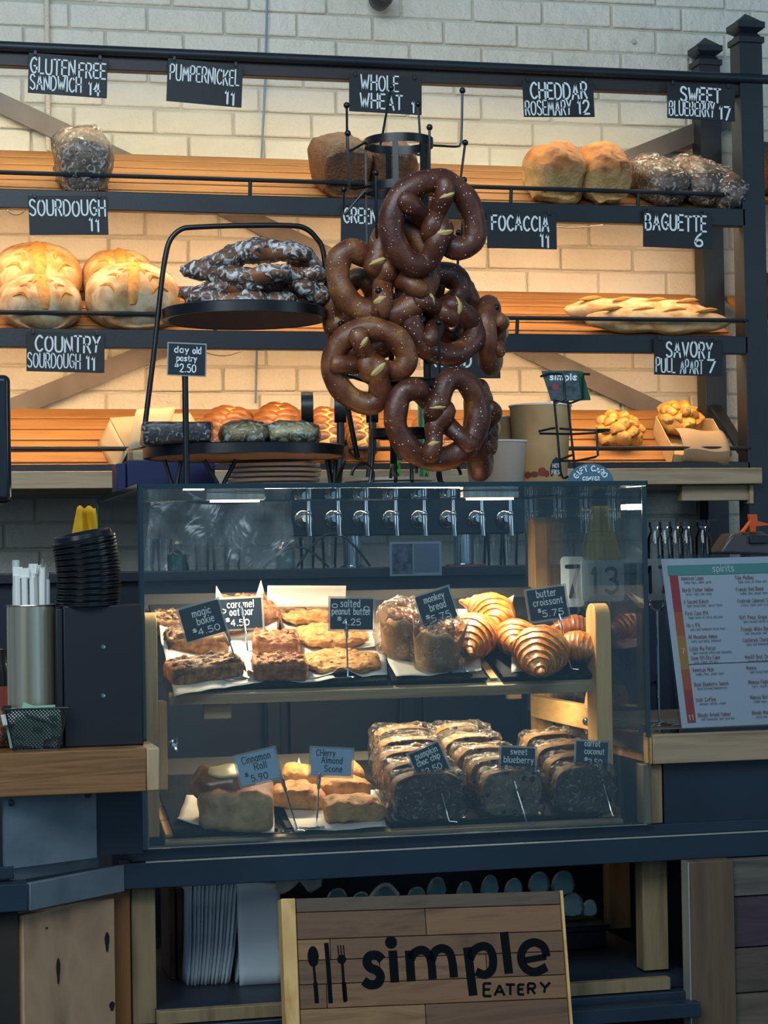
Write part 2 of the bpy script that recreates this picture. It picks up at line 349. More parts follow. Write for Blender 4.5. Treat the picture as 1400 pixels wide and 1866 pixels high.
def ribbon(m, pts, w_, y, capn=3):
    n = len(pts); h = w_/2; v = []; f = []
    nr = []
    for i in range(n):
        a = pts[max(i-1, 0)]; b = pts[min(i+1, n-1)]; dx, dz = b[0]-a[0], b[1]-a[1]; L_ = math.hypot(dx, dz) or 1
        if 0 < i < n-1:
            d1 = (pts[i][0]-a[0], pts[i][1]-a[1]); d2 = (b[0]-pts[i][0], b[1]-pts[i][1]); l1 = math.hypot(*d1) or 1; l2 = math.hypot(*d2) or 1
            c = (d1[0]*d2[0]+d1[1]*d2[1])/l1/l2
            if c < .75:   # sharp corner: split stroke
                ribbon(m, pts[:i+1], w_, y, capn); ribbon(m, pts[i:], w_, y, capn); return
        nr.append((-dz/L_, dx/L_))
    for (x, z), (nx, nz) in zip(pts, nr): v += [(x+nx*h, y, z+nz*h), (x-nx*h, y, z-nz*h)]
    for i in range(n-1): f.append((2*i+1, 2*i+3, 2*i+2, 2*i))
    for e, s_ in ((0, -1), (n-1, 1)):
        nx, nz = nr[e]; a0 = math.atan2(nz, nx); c = len(v); v.append((pts[e][0], y, pts[e][1])); ring = []
        for k in range(capn+1):
            a = a0-s_*math.pi*k/capn; ring.append(len(v)); v.append((pts[e][0]+math.cos(a)*h, y, pts[e][1]+math.sin(a)*h))
        for k in range(capn): f.append((c, ring[k+1], ring[k]) if s_ < 0 else (c, ring[k], ring[k+1]))
    m.add(v, f)
def text_w(s, gap=.16): return sum((G[c][0] if c in G else .3)+gap for c in s)-gap
def text(m, s, x0, x1, z, h, st, y=-.0006, jit=0, gap=.24, slant=0):
    """lettering in strokes, baseline z, from x0 to x1, cap height h"""
    tw = text_w(s, gap); sx = (x1-x0)/tw; x = x0; rnd = random.Random(s); st *= max(.62, min(1, sx/h/.72))
    for c in s:
        if c in G:
            w_, spec = G[c]; dz = rnd.uniform(-jit, jit)*h; sc = 1+rnd.uniform(-jit, jit)
            for stk in spec.split(';'):
                sm = stk[0] == '~'; pts = [tuple(map(float, q.split(','))) for q in stk.lstrip('~').split()]
                if sm: pts = smoothpts(pts)
                ribbon(m, [(x+(px_+slant*pz_)*sx, z+dz+pz_*h*sc) for px_, pz_ in pts], st, y)
            x += (w_+gap)*sx
        else: x += (.3+gap)*sx
    return m
# ================================================================ setting
BRICK = mat('painted_brick', [(.3, 'cfccbd'), (.7, 'dcd8ca')], (5,5,5), rough=.5, bump=1, bscale=24, bdist=.012)
MORT = mat('shaded_mortar_paint', [(.3, 'b3b0a3'), (.7, 'c6c2b4')], (7,7,7), rough=.7, bump=.6, bscale=60, bdist=.006)  # mortar paint darkened: shadow lines of the joints are put into its colour
zr = P(600, 72, 1.92).z; CH = .0690; BL = .208
m = M(); m.box(-1.6, 3.4, 1.926, 2.1, 0, 3.5)
wall = struct('wall_back', m, MORT, flat=True)
m = M(); rb = random.Random(3)
k0 = int(zr/CH); z0 = zr-k0*CH
for r_ in range(k0+10):
    xo = (r_ % 2)*BL/2+rb.uniform(-.015, .015); x = -1.4+xo
    while x < 3.2:
        L_ = BL+rb.uniform(-.008, .008); d = rb.uniform(-.0025, .0025); zz = z0+r_*CH; t = rb.uniform(-.0015, .0015)
        m.box(x+.0028, x+L_-.0028, 1.919+d, 1.94, zz+.0022+t, zz+CH-.0026+t+rb.uniform(-.002, .0005)); x += L_
link('brick_face', m, BRICK, wall, bev=.0045, bseg=2)['kind'] = 'structure'
FLOORM = mat('floor_tile', [(.3, '3b352f'), (.7, '4a433b')], (3,3,3), rough=.5)
m = M(); m.box(-1.6, 3.4, -2.2, 2.1, -.1, 0); struct('floor', m, FLOORM, flat=True)

# ================================================================ bread shelf on the back wall
YS = 1.5; XL = -.95; XR = 1.79
RAW = mat('raw_steel', [(.3, '4b4643'), (.6, '6b6460'), (.75, '554e4a')], (6,6,6), rough=.45, metal=.3, bump=.2, bscale=60)
BROWNBAR = mat('bar_underside', '2b2726', rough=.5)
shelf = thing('bread_shelf', 'tall black steel bakery shelf unit with slatted wooden boards against the brick wall', 'shelf', (0, YS, 0))
def sp(name, m, mt, **k): return link(name, m.shift(0, -YS, 0), mt, shelf, **k)
LV = [2.299, 1.961, 1.630]; BH = .047
zt_ = P(0, 84, YS).z
m = M(); m.tube([(XL, YS, zt_), (2.6, YS, zt_)], .0125, 12); sp('top_tube', m, BLACK)
zb = P(0, 119, YS+.012).z; m = M(); m.box(XL, XR+.02, YS+.012, YS+.045, zb, zb+.044); sp('top_bar', m, BROWNBAR, bev=.002)
ZTOPB = zb
for i, z in enumerate(LV[:2]):
    m = M(); m.box(XL, XR, YS, YS+.03, z-BH, z); sp('shelf_rail', m, BLACK, bev=.002)
m = M(); m.box(XL, XR, YS, YS+.03, LV[2]-BH-.01, LV[2]); sp('shelf_rail', m, BLACK, bev=.002)
def post(X0, Y0, w_, ztop, capz):
    m = M(); m.box(X0, X0+w_, Y0, Y0+w_, 0, capz); c = (X0+w_/2, Y0+w_/2); h = w_/2
    def sq(a, z1, z2): m.box(c[0]-a, c[0]+a, c[1]-a, c[1]+a, z1, z2)
    H = ztop-capz; sq(h*1.16, capz, capz+.016)
    def fr(a, b, z1, z2):
        v = [(c[0]+sx*a, c[1]+sy*a, z1) for sx, sy in ((-1,-1),(1,-1),(1,1),(-1,1))]+[(c[0]+sx*b, c[1]+sy*b, z2) for sx, sy in ((-1,-1),(1,-1),(1,1),(-1,1))]
        m.add(v, [(0,3,2,1),(4,5,6,7),(0,1,5,4),(1,2,6,5),(2,3,7,6),(3,0,4,7)])
    fr(h*1.0, h*.72, capz+.016, capz+.028); fr(h*.72, h*1.22, capz+.028, capz+.040); sq(h*1.22, capz+.04, capz+.056); fr(h*1.1, h*.02, capz+.056, ztop)
    return m
zf = P(1380, 20, YS).z; zb2 = P(1287, 65, 1.84).z
sp('post', post(1.783, YS, .064, zf, zf-.085), BLACK, bev=.0015)
sp('post', post(1.806, 1.83, .062, zb2, zb2-.085), BLACK, bev=.0015)
sp('post', post(-1.0, YS, .064, zf, zf-.085), BLACK, bev=.0015)
sp('post', post(-1.0, 1.83, .062, zb2, zb2-.085), BLACK, bev=.0015)
for px, py0 in ((1290, 743),):   # stay from rear post foot to the front post
    m = M(); m.beam((1.83, 1.82, 1.80), (1.80, 1.57, 1.66), .03, .012); sp('side_stay', m, BLACK, bev=.001)
A = P(0, 188, 1.895); B = P(1225, 760, 1.895); dn = (B-A).normalized(); m = M(); m.beam(A-dn*.5, B, .006, .058, up=(0,1,0)); 
m = M(); 
def flatbar(a, b, w_, yo):
    m = M(); a = Vector(a); b = Vector(b); d = (b-a).normalized(); n_ = Vector((-d.z, 0, d.x))*w_/2
    pl = [a-n_, b-n_, b+n_, a+n_]; m.prism([(p.x, p.z) for p in pl], yo, yo+.006); return m
sp('cross_brace', flatbar(A-dn*.5, B+dn*.05, .052, 1.892), RAW)
A = P(1345, 210, 1.88); B = P(20, 745, 1.88); dn = (B-A).normalized()
sp('cross_brace', flatbar(A-dn*.02, B+dn*.5, .052, 1.880), RAW)
GAPDARK = mat('gap_shade', '2c1c10', rough=.8)
TILT = [math.atan2(.178, .33), math.atan2(.168, .33), math.atan2(.19, .33)]
SLN = []   # plane point & normal for each slatted board
for i, z in enumerate(LV):
    t = TILT[i]; p0 = Vector((0, YS+.032, z-.008-(0 if i < 2 else .012))); m = M(); ns = 6; L_ = .375; wS = L_/ns
    for k in range(ns):
        a = k*wS; mt = Matrix.Translation(p0) @ Matrix.Rotation(t, 4, 'X')
        m.box(-.93, 1.775, a+.0015, a+wS-.0085, -.012, 0, mt)
    m3 = M(); m3.box(-.93, 1.77, .004, L_-.006, -.0155, -.0125, mt)  # dark sheet added under the slats to paint the shade in their gaps
    m2 = M()
    for X in (-.8, .4, 1.70): m2.box(X, X+.04, .01, L_-.01, -.034, -.0160, Matrix.Translation(p0) @ Matrix.Rotation(t, 4, 'X'))
    so = sp('slatted_board', m, SLAT, bev=.002)
    link('batten', m2.shift(0, -YS, 0), SLAT, so)['kind'] = 'stuff'; link('gap_shade_sheet', m3.shift(0, -YS, 0), GAPDARK, so)
    SLN.append((p0, Vector((0, -math.sin(t), math.cos(t)))))
for i in (0, 1):
    m = M(); mt = Matrix.Translation((1.868, YS+.032, LV[i]-.008)) @ Matrix.Rotation(TILT[i], 4, 'X'); m.box(.012, .34, .13, .36, -.014, 0, mt); sp('side_board', m, SLAT, bev=.002)
for i, (a, b, sts) in enumerate([((0, 314), (1350, 355), (457, 933, 1165)), ((0, 569), (1360, 584), (940, 390)), ((0, 818), (1360, 817), ())]):
    pa = P(*a, YS+.004); pb = P(*b, YS+.004); d = pb-pa; m = M(); m.tube([pa-d*.55, (XR+.003, pb.y, pb.z)], .0058, 8)
    for s_ in sts:
        X = P(s_, 350, YS).x; m.tube([(X, YS+.004, pb.z), (X, YS+.012, LV[i]-.004)], .005, 8)
    sp('guard_rod', m, BLACK)
STRIPM = emit('led_strip_glow', (1, .78, .5), 6)
for i, z in enumerate([ZTOPB, LV[0]-BH, LV[1]-BH]):
    m = M(); m.box(XL+.05, XR-.02, YS+(.046 if i == 0 else .031), YS+(.056 if i == 0 else .041), z+.010, z+.016); sp('led_strip', m, STRIPM)
    area('shelf_strip_light', (.42, YS+(.051 if i == 0 else .036), z+.008), (.42, YS+.036+(.42 if i else .30), z+.008-.62), 2.7, .01, STRIP_E*(.62 if i == 0 else 1.0), (1, .82, .48) if i == 0 else (1, .62, .32), spread=math.radians(165))
for (a, b, sag) in [((288, 385), (392, 391), 5), ((965, 408), (1112, 410), 9), ((1000, 636), (1110, 634), 6), ((365, 640), (455, 634), 14), ((8, 381), (48, 384), 12)]:
    m = M(); pts = []
    for k in range(9):
        u = k/8; pts.append(P(a[0]+(b[0]-a[0])*u, a[1]+(b[1]-a[1])*u+sag*4*u*(1-u)-3, YS+.035))
    m.tube(pts, .0014, 5); sp('strip_lead', m, WIRE)

# things on the wall
m = M(); pts = []; x0 = P(84, 0, 1.91)
zA, zB = P(84, -20, 1.905).z, P(90, 275, 1.905).z
for k in range(900):
    u = k/899; a = k*.75; pts.append((x0.x+.001+.0055*math.cos(a), 1.905+.0055*math.sin(a), zA+(zB-zA)*u))
m.tube(pts, .0022, 5); solo('coiled_cable', 'white coiled cable running down the painted brick wall at upper left', 'cable', m, mat('white_cable', 'd8d4c6', rough=.5))
m = M(); a = P(487, -10, 1.905); b = P(476, 300, 1.905); c = P(466, 735, 1.905)
m.tube([a, a.lerp(b, .5)+Vector((.003, 0, 0)), b, b.lerp(c, .5), c], .0028, 6)
solo('blue_cable', 'thin blue cable hanging straight down the brick wall behind the shelves', 'cable', m, mat('blue_cable', '5b7f9c', rough=.4))
lm = thing('wall_spotlight', 'round black fixture on the brick wall cut by the top edge', 'light fixture', P(693, -2, 1.87))
m = M(); m.lathe([(.0, -.02), (.024, -.02), (.030, -.012), (.030, .03), (.02, .045)], 28, Matrix.Rotation(D(90), 4, 'X')); link('housing', m, BLACK, lm)
m = M(); m.tube([(0, 0, .02), (0, .045, .05)], .007, 8); link('bracket', m, BLACK, lm)
m = M(); q = P(1155, 76, 1.915); m.lathe([(.0, 0), (.006, .0), (.006, .004), (.0, .005)], 14, Matrix.Translation(q) @ Matrix.Rotation(D(90), 4, 'X'))
solo('wall_plug', 'small painted wall plug in a brick near the upper right post', 'wall plug', m, MORT)

# ================================================================ back counter (behind the case)
YC = 1.46
bc = thing('back_counter', 'long pale plank counter with dark cabinets under the bread shelf', 'counter', (0, YC, 0))
xr = P(1390, 870, YC).x
m = M(); m.box(-1.0, xr, YC, 1.915, 1.570, 1.612); link('counter_top', m.shift(0, -YC, 0), PLANK, bc, bev=.002)
m = M(); a = P(1243, 893, 1.50); m.box(a.x, P(1372, 893, 1.5).x, 1.50, 1.54, 1.528, 1.569); m.box(P(1364, 900, 1.5).x, xr-.012, 1.49, 1.53, P(1372, 918, 1.5).z, 1.569)
link('under_beam', m.shift(0, -YC, 0), PLANK, bc, bev=.002)
low = thing('bar_cabinet', 'dark low bar cabinet behind the display case carrying glasses and taps', 'cabinet', (0, 1.16, 0))
m = M(); m.box(-.6, 1.75, 0, .66, 1.345, 1.368); link('cabinet_top', m, NAVY, low, bev=.002)
m = M(); m.box(-.58, 1.75, .02, .66, 0, 1.344); link('cabinet_body', m, NAVY, low)
for k in range(5):
    m = M(); X = .16+k*.32; m.box(X, X+.30, .004, .019, .62, 1.31); d = link('cabinet_door', m, NAVY, low, bev=.003)
    m = M(); m.tube([(X+.26, -.02, .9), (X+.26, -.02, 1.1)], .005, 8); m.tube([(X+.26, .004, .92), (X+.26, -.02, .92)], .004, 6); m.tube([(X+.26, .004, 1.08), (X+.26, -.02, 1.08)], .004, 6)
    link('handle', m, BLACK, d)

# ================================================================ front counter
WX = .92; ZG = 1.519
fc = thing('front_counter', 'dark steel framed service counter holding the glass pastry case', 'counter', (0, 0, 0))
def fp(name, m, mt, parent=None, **k): return link(name, m, mt, parent or fc, **k)
FR = mat('frame_steel', [(.3, '172430'), (.7, '1f2e3c')], (5,5,5), rough=.4, bump=.1, bscale=90)
LITE = mat('bare_edge_and_highlight', 'b9b3a6', rough=.4, metal=.6)
m = M(); m.box(-.037, 2.2, 0, .045, .832, .876); m.box(-.02, 2.2, .012, .05, .876, .897); fp('front_beam', m, FR, bev=.0015)
m = M(); m.box(.004, 2.2, -.0012, .006, .8755, .8775); m.box(.004, .915, .0115, .0135, .8965, .8985); fp('steel_edge_and_highlight', m, LITE)  # pale strips paint the highlight line along the beam and ledge
BLUEST = mat('galvanised_steel', [(.3, '5c6871'), (.55, '727d85'), (.75, '65717a')], (9,9,9), rough=.4, metal=.35, bump=.25, bscale=50)
# left corner: angled steel
pa = P(50, 1600, -.145); pb = P(222, 1598, 0)
m = M(); m.beam((pa.x, -.145, .852), (-.037, .0, .852), .012, .044); fp('angled_plate', m, BLUEST, bev=.001)
m = M(); m.beam((pa.x-.03, -.10, .886), (-.078, .012, .886), .012, .030); fp('angled_plate', m, BLUEST, bev=.001)
m = M(); m.box(-.7, pa.x, -.151, -.10, .83, .874); m.box(-.7, pa.x-.02, -.12, -.08, .878, .898); fp('side_beam', m, FR, bev=.0015)
m = M(); a = P(5, 1460, -.10); b = P(166, 1450, .0)
m.beam((a.x, -.115, .952), (-.083, -.03, .952), .006, .117); pn = fp('steel_panel', m, BLUEST)
m = M()
for u in (.1, .93): m.lathe([(0, 0), (.0055, 0), (.0055, .003), (0, .004)], 12, Matrix.Translation(Vector((a.x, -.115, 0)).lerp(Vector((-.083, -.03, 0)), u)+Vector((-.002, -.005, 1.0))) @ Matrix.Rotation(D(90), 4, 'X'))
fp('screw', m, BLACK, pn)
m = M(); m.box(-.083, -.004, -.025, -.018, .896, 1.012); fp('dark_panel', m, NAVY)
m = M(); m.box(-.7, -.45, -.12, -.11, .896, 1.012); fp('dark_panel', m, NAVY)
# corner posts of the case base
CP = mat('counter_pine', [(.3, '6e5c42'), (.5, '85704f'), (.7, '605036')], (30, 30, 3), rough=.6, bump=.2, bscale=1, stretch=1)
m = M(); x0 = P(240, 1700, .03).x; x1 = P(284, 1700, .03).x; m.box(x0, x1, .03, .07, 0, .831); fp('corner_post', m, CP, bev=.002)
m = M(); m.box(-.03, .012, .013, .05, .899, 1.008); fp('corner_post', m, CP, bev=.002)
m = M(); x0 = P(1179, 1600, .03).x; x1 = P(1225, 1600, .03).x; m.box(x0, x1, .052, .092, .625, .831); fp('corner_post', m, CP, bev=.002)
m = M(); x0 = P(1174, 1450, .01).x; x1 = P(1209, 1450, .01).x; m.box(x0, x1, .013, .05, .898, 1.006); fp('corner_post', m, CP, bev=.002)
ORW = mat('orange_plank', [(.3, '6a3f1a'), (.7, '865422')], (30, 30, 3), rough=.6, bump=.2, bscale=1, stretch=1)
m = M(); x0 = P(200, 1700, -.01).x; x1 = P(241, 1700, -.01).x; m.box(x0, x1, .02, .05, 0, .831); fp('orange_plank', m, ORW, bev=.002)
RECL = mat('reclaimed_board', [(.25, '5a4534'), (.42, '917257'), (.55, 'b08c6a'), (.75, '7a6150')], (9, 9, 2.2), rough=.75, bump=.5, bscale=1, stretch=1, dist=.8)
KNOT = mat('knot_hole', '15100c', rough=.9)
m = M(); c = (P(35, 1700, -.12).x, -.12); d = (P(203, 1700, .0).x, -.0); m.beam((c[0], c[1], .41), (d[0], d[1], .41), .018, .82); wb = fp('weathered_plank', m, RECL, bev=.002)
def knot(px, py, rx, rz):
    n_ = Vector((d[1]-c[1], -(d[0]-c[0]), 0)).normalized(); q = PPL(px, py, (c[0], c[1]-.0, .4), n_)+n_*.0095
    ax = Vector((d[0]-c[0], d[1]-c[1], 0)).normalized(); mm = M(); v = [q+n_*.0006]
    for k in range(14): a_ = k/14*6.283; v.append(q+ax*math.cos(a_)*rx*(1+.25*math.sin(3*a_))+Vector((0, 0, math.sin(a_)*rz))+n_*.0006)
    mm.add(v, [(0, 1+k, 1+(k+1) % 14) for k in range(14)]); fp('knot', mm, KNOT, wb)
knot(99, 1768, .004, .022); knot(188, 1715, .005, .017); knot(197, 1832, .006, .008); knot(78, 1690, .002, .002)
DKW = mat('dark_plank', [(.3, '1b1612'), (.7, '2c241d')], (9, 9, 3), rough=.8, bump=.3, bscale=1, stretch=1)
m = M(); m.box(-.7, c[0]-.002, -.128, -.11, 0, .829); fp('dark_plank', m, DKW, bev=.002)
# lower opening: floor, dark back
m = M(); m.box(.02, 1.0, .021, .70, .60, .622); fp('storage_shelf', m, NAVY)
m = M(); m.box(.02, 1.6, .70, .72, 0, .88); fp('back_panel', m, NAVY)
m = M(); m.box(-.02, .98, -.01, .03, .575, .598); m.box(.3, .985, -.055, -.02, .560, .586); fp('bottom_beam', m, FR, bev=.0015)
m = M(); m.box(.02, .95, .0, .02, .60, .622); fp('shelf_edge', m, CP, bev=.001)
m = M(); x0 = P(1090, 1700, .55).x; m.box(P(1113, 1700, .5).x, P(1128, 1700, .5).x+.01, .5, .54, .62, .87); m.box(P(1128, 1700, .5).x+.01, P(1140, 1700, .5).x+.012, .5, .52, .62, .76); fp('rear_post', m, CP)
# right of the opening
m = M(); x0 = P(1256, 1600, -.03).x; x1 = P(1338, 1600, -.03).x; m.box(x0, x1, -.03, .01, 0, .832)
RW = [mat('reclaimed_'+str(i), [(.3, a_), (.6, b_), (.8, a_)], (4, 9, 40), rough=.75, bump=.5, bscale=1, stretch=1, dist=1.2) for i, (a_, b_) in enumerate([('3f3a36', '5d564e'), ('33252a', '45343a'), ('3b3029', '51443a'), ('4d4238', '655748')])]
fp('wooden_column', m, mat('brown_column', [(.3, '4b3a2b'), (.6, '5f4a37'), (.8, '443323')], (40, 9, 3), rough=.7, bump=.3, bscale=1, stretch=1), bev=.002)
m = M(); m.box(x0-.0025, x0-.0003, -.032, .0, 0, .832); fp('steel_edge_and_highlight', m, LITE)
zs = [.832, .764, .671, .59, .5, .4, .3]
for k in range(6):
    m = M(); m.box(x1+.001, 2.2, -.024+.004*(k % 2), .0, zs[k+1]+.001, zs[k]-.001); fp('reclaimed_board', m, RW[k % 4], bev=.0015)
m = M(); m.box(1.16, 2.2, .03, .05, .3, .832); fp('dark_panel', m, NAVY)
# right hand counter block beside the case
m = M(); x0 = P(1210, 1450, .02).x; m.box(x0, 2.2, .02, .03, .897, 1.006); m.box(x0, 2.2, .03, .4, .9, 1.0); fp('navy_panel', m, NAVY)
RCW = mat('counter_edge', [(.3, '86705a'), (.5, '9c8468'), (.7, '78634a')], (3, 14, 45), rough=.6, bump=.2, bscale=1, stretch=1)
m = M(); x0 = P(1184, 1360, .0).x; m.box(x0+.006, 2.2, -.002, .02, 1.007, 1.060); fp('counter_edge', m, RCW, bev=.002)
m = M(); m.box(P(1172, 1360, .0).x+.012, x0+.005, .0, .03, 1.007, 1.062); fp('counter_edge_end', m, PINE, bev=.002)
GRAN = mat('grey_counter', [(.3, '5e5a55'), (.7, '7b766f')], (12,12,12), rough=.3, bump=.05, bscale=50)
m = M(); m.box(x0+.006, 2.2, .02, .62, 1.025, 1.056); fp('counter_slab', m, GRAN)
m = M(); m.box(.955, .985, .09, .60, .995, 1.054); fp('side_rail', m, PINE, bev=.002)
m = M(); x0 = 1.09; m.box(x0, 2.2, .60, .62, 0, 1.02); fp('dark_panel', m, NAVY)
# left wooden counter
lc = thing('oak_counter', 'thick oak counter top at left carrying cup lids and straws', 'counter', (0, 0, 0))
xe = P(267, 1364, -.14).x; xe2 = P(291, 1360, -.14).x
m = M(); m.box(-.8, xe-.0005, -.14, .006, 1.012, 1.083); m.box(-.8, -.03, .006, .35, 1.012, 1.083); link('top', m, OAK, lc, bev=.002)
m = M(); m.box(xe, xe2, -.14, -.006, 1.012, 1.083); link('end_strip', m, mat('end_grain', [(.3, '9b805f'), (.7, 'b79c78')], (60,60,8), rough=.6), lc, bev=.003)
# ================================================================ glass pastry case
case = thing('display_case', 'rectangular glass pastry case on the dark steel counter beam', 'display case', (0, 0, .897))
DC = .71; ZB = .897
def cp(name, m, mt, parent=None, **k): return link(name, m.shift(0, 0, -ZB), mt, parent or case, **k)
th = .006
m = M(); m.box(.0, WX, .0, th, ZB+.001, ZG-.007); cp('front_pane', m, GLASS, flat=True)
m = M(); m.box(.0, th, th+.001, DC, ZB+.12, ZG-.007); cp('side_pane', m, GLASS2, flat=True)
m = M(); m.box(WX-th, WX, th+.001, DC, ZB+.16, ZG-.007); cp('side_pane', m, GLASS2, flat=True)
m = M(); m.box(-.001, WX+.001, -.001, DC, ZG-.006, ZG); cp('top_pane', m, GLASS, flat=True)
m = M(); m.box(-.0025, WX+.0025, -.003, -.0012, ZG-.0075, ZG+.0015); m.box(-.0030, -.0012, -.003, DC, ZG-.0075, ZG+.0015); m.box(WX+.0012, WX+.003, -.003, DC, ZG-.0075, ZG+.0015)
m.box(-.0025, WX+.0025, DC, DC+.002, ZG-.0075, ZG+.0015)
cp('top_edge', m, GEDGE)
m = M(); m.box(-.0008, .0072, -.0022, -.0004, ZB+.001, ZG-.008); m.box(-.0022, -.0003, -.0022, .008, ZB+.12, ZG-.008); cp('corner_edge', m, GEDGE)
m = M(); m.box(WX-.0085, WX+.0006, -.0022, -.0004, ZB+.16, ZG-.008); cp('corner_edge', m, GEDGE)
m = M(); m.box(-.001, .005, DC, DC+.004, ZB+.12, ZG-.008); m.box(WX-.005, WX+.001, DC, DC+.004, ZB+.16, ZG-.008); cp('rear_edge', m, mat('glass_edge_pale', '5e7f86', rough=.2))
LAMP = emit('case_lamp_glow', (1, .86, .58), 9)
for k, px in enumerate((428, 893)):
    q = P(px, 903, .226); lx = q.x
    m = M(); m.box(lx-.055, lx+.055, .215, .238, ZG-.020, ZG-.0065); hb = cp('lamp_bar', m, STEEL, bev=.002)
    m = M(); m.box(lx-.045, lx+.045, .219, .234, ZG-.0235, ZG-.0203); cp('lamp_diffuser', m.shift(0, 0, 0), LAMP, hb)
    area('case_lamp_light', (lx, .225, ZG-.026), (lx-.03, .22, ZG-.5), .14, .02, CASE_E, (1, .84, .58), spread=D(150))
    area('case_lamp_light_rear', (lx+.1*(1-2*k), .55, ZG-.03), (lx, .25, ZG-.5), .3, .02, CASE_E*.28, (1, .84, .60), spread=D(150))
# ---------------------------------------------------------------- adjustable wooden riser with two sloping decks
riser = thing('riser_stand', 'pine riser with two sloping decks inside the glass case', 'display stand', (0, .12, ZB))
def rp(name, m, mt, parent=None, **k): return link(name, m.shift(0, -.12, -ZB), mt, parent or riser, **k)
UA, UB = P(312, 1270, .12), P(1107, 1237, .12); UT = math.atan2(.172, .46); UP0 = Vector((UA.x, .12, (UA.z+UB.z)/2)); UN = Vector((0, -math.sin(UT), math.cos(UT)))
LA, LB = P(330, 1548, .08), P(1130, 1503, .08); LT = math.atan2(.105, .42); LP0 = Vector((.075, .085, .899)); LN = Vector((0, -math.sin(LT), math.cos(LT)))
def deck(p0, x0, x1, t, L_, th_, face):
    Mx = Matrix.Translation(p0) @ Matrix.Rotation(t, 4, 'X'); o = []
    m = M(); m.box(x0-p0.x, x1-p0.x, .012, L_, -th_, 0, Mx); a = rp('deck_board', m, GREYBOARD)
    m = M(); m.box(x0-p0.x-.001, x1-p0.x+.001, -.004, .0115, -th_-.004, 0, Mx); rp('deck_lip', m, face, a, bev=.0015)
    return a
PALE = mat('lip_pine', [(.3, 'a08b66'), (.5, 'b49d76'), (.7, '93794f')], (3, 30, 60), rough=.6, bump=.2, bscale=1, stretch=1)
d1 = deck(UP0, UA.x-.002, UB.x, UT, .49, .016, PALE)
d2 = deck(LP0, .05, .895, LT, .43, .012, PALE)
# slats showing between the slate trays
def slats(p0, t, x0, x1, n, L_, mt, par):
    Mx = Matrix.Translation(p0) @ Matrix.Rotation(t, 4, 'X'); m = M()
    for k in range(n): a = .02+k*L_/n; m.box(x0-p0.x, x1-p0.x, a, a+L_/n-.004, .0003, .0045, Mx)
    rp('slat', m, mt, par)['kind'] = 'stuff'
def rounded(px0, px1, py, Y, zb_, dep=.03, mt=PINEV, nm='upright'):
    a = P(px0, py, Y); b = P(px1, py, Y); w_ = b.x-a.x; r = w_/2*.98; cx = (a.x+b.x)/2; zt2 = a.z
    poly = [(a.x, zb_), (b.x, zb_)]+[(cx+r*math.cos(q)*1.0204, zt2-r*.55+r*.55*math.sin(q)) for q in [math.pi*k/10 for k in range(11)]]
    m = M(); m.prism(poly, Y, Y+dep); return rp(nm, m, mt, bev=.002)
# a post whose rounded top is seen from the side: rounding runs front to back
def sidepost(px0, px1, pytop, Y, zb_, dep, mt=PINEV):
    a = P(px0, pytop, Y); b = P(px1, pytop, Y); pr_ = [(0, zb_), (dep, zb_)]+[(dep/2+dep/2*math.cos(q), a.z-dep/2+dep/2*math.sin(q)) for q in [math.pi*k/12 for k in range(13)]]
    m = M(); n = len(pr_); v = [(a.x, Y+y, z) for y, z in pr_]+[(b.x, Y+y, z) for y, z in pr_]
    m.add(v, [tuple(range(n))[::-1], tuple(range(n, 2*n))]+[(i, (i+1) % n, (i+1) % n+n, i+n) for i in range(n)]); return rp('upright', m, mt, bev=.0015)
sidepost(1085, 1113, 1100, .10, .90, .055); sidepost(974, 1002, 942, .56, .90, .05); sidepost(264, 286, 1117, .10, .905, .055)
m = M(); a = P(288, 1440, .13); m.box(a.x, a.x+.018, .13, .17, a.z, 1.14); rp('side_strut', m, PINEV, bev=.002)
m = M(); q = P(370, 1295, .16); m.box(q.x, q.x+.05, .15, .17, q.z-.015, q.z+.012); rp('cleat', m, PALE, bev=.002)
m = M(); a = P(1085, 1300, .17); m.box(a.x-.004, a.x+.018, .16, .56, 1.055, 1.10); rp('side_strut', m, PINE, bev=.002)
m = M(); a = P(958, 1350, .55); m.box(a.x-.02, a.x+.01, .60, .62, 1.09, 1.13); rp('cleat', m, PALE, bev=.002)
m = M(); a = P(1060, 1320, .3); m.beam((a.x, .22, 1.13), (a.x, .26, 1.05), .02, .036); rp('slotted_bracket', m, PINE, bev=.002)
for (px, py, Y, nm) in ((1070, 1315, .20, 'wing_nut'), (316, 1356, .125, 'wing_nut')):
    q = P(px, py, Y); m = M(); m.lathe([(0, -.003), (.008, -.003), (.008, .002), (.004, .004), (.004, .012), (0, .012)], 14, Matrix.Translation(q) @ Matrix.Rotation(D(90), 4, 'X'))
    for s_ in (-1, 1): m.tube([q+Vector((0, -.006, 0)), q+Vector((.002, -.012, s_*.006)), q+Vector((.004, -.014, s_*.012))], [.003, .0035, .002], 6)
    rp(nm, m, CHROME)
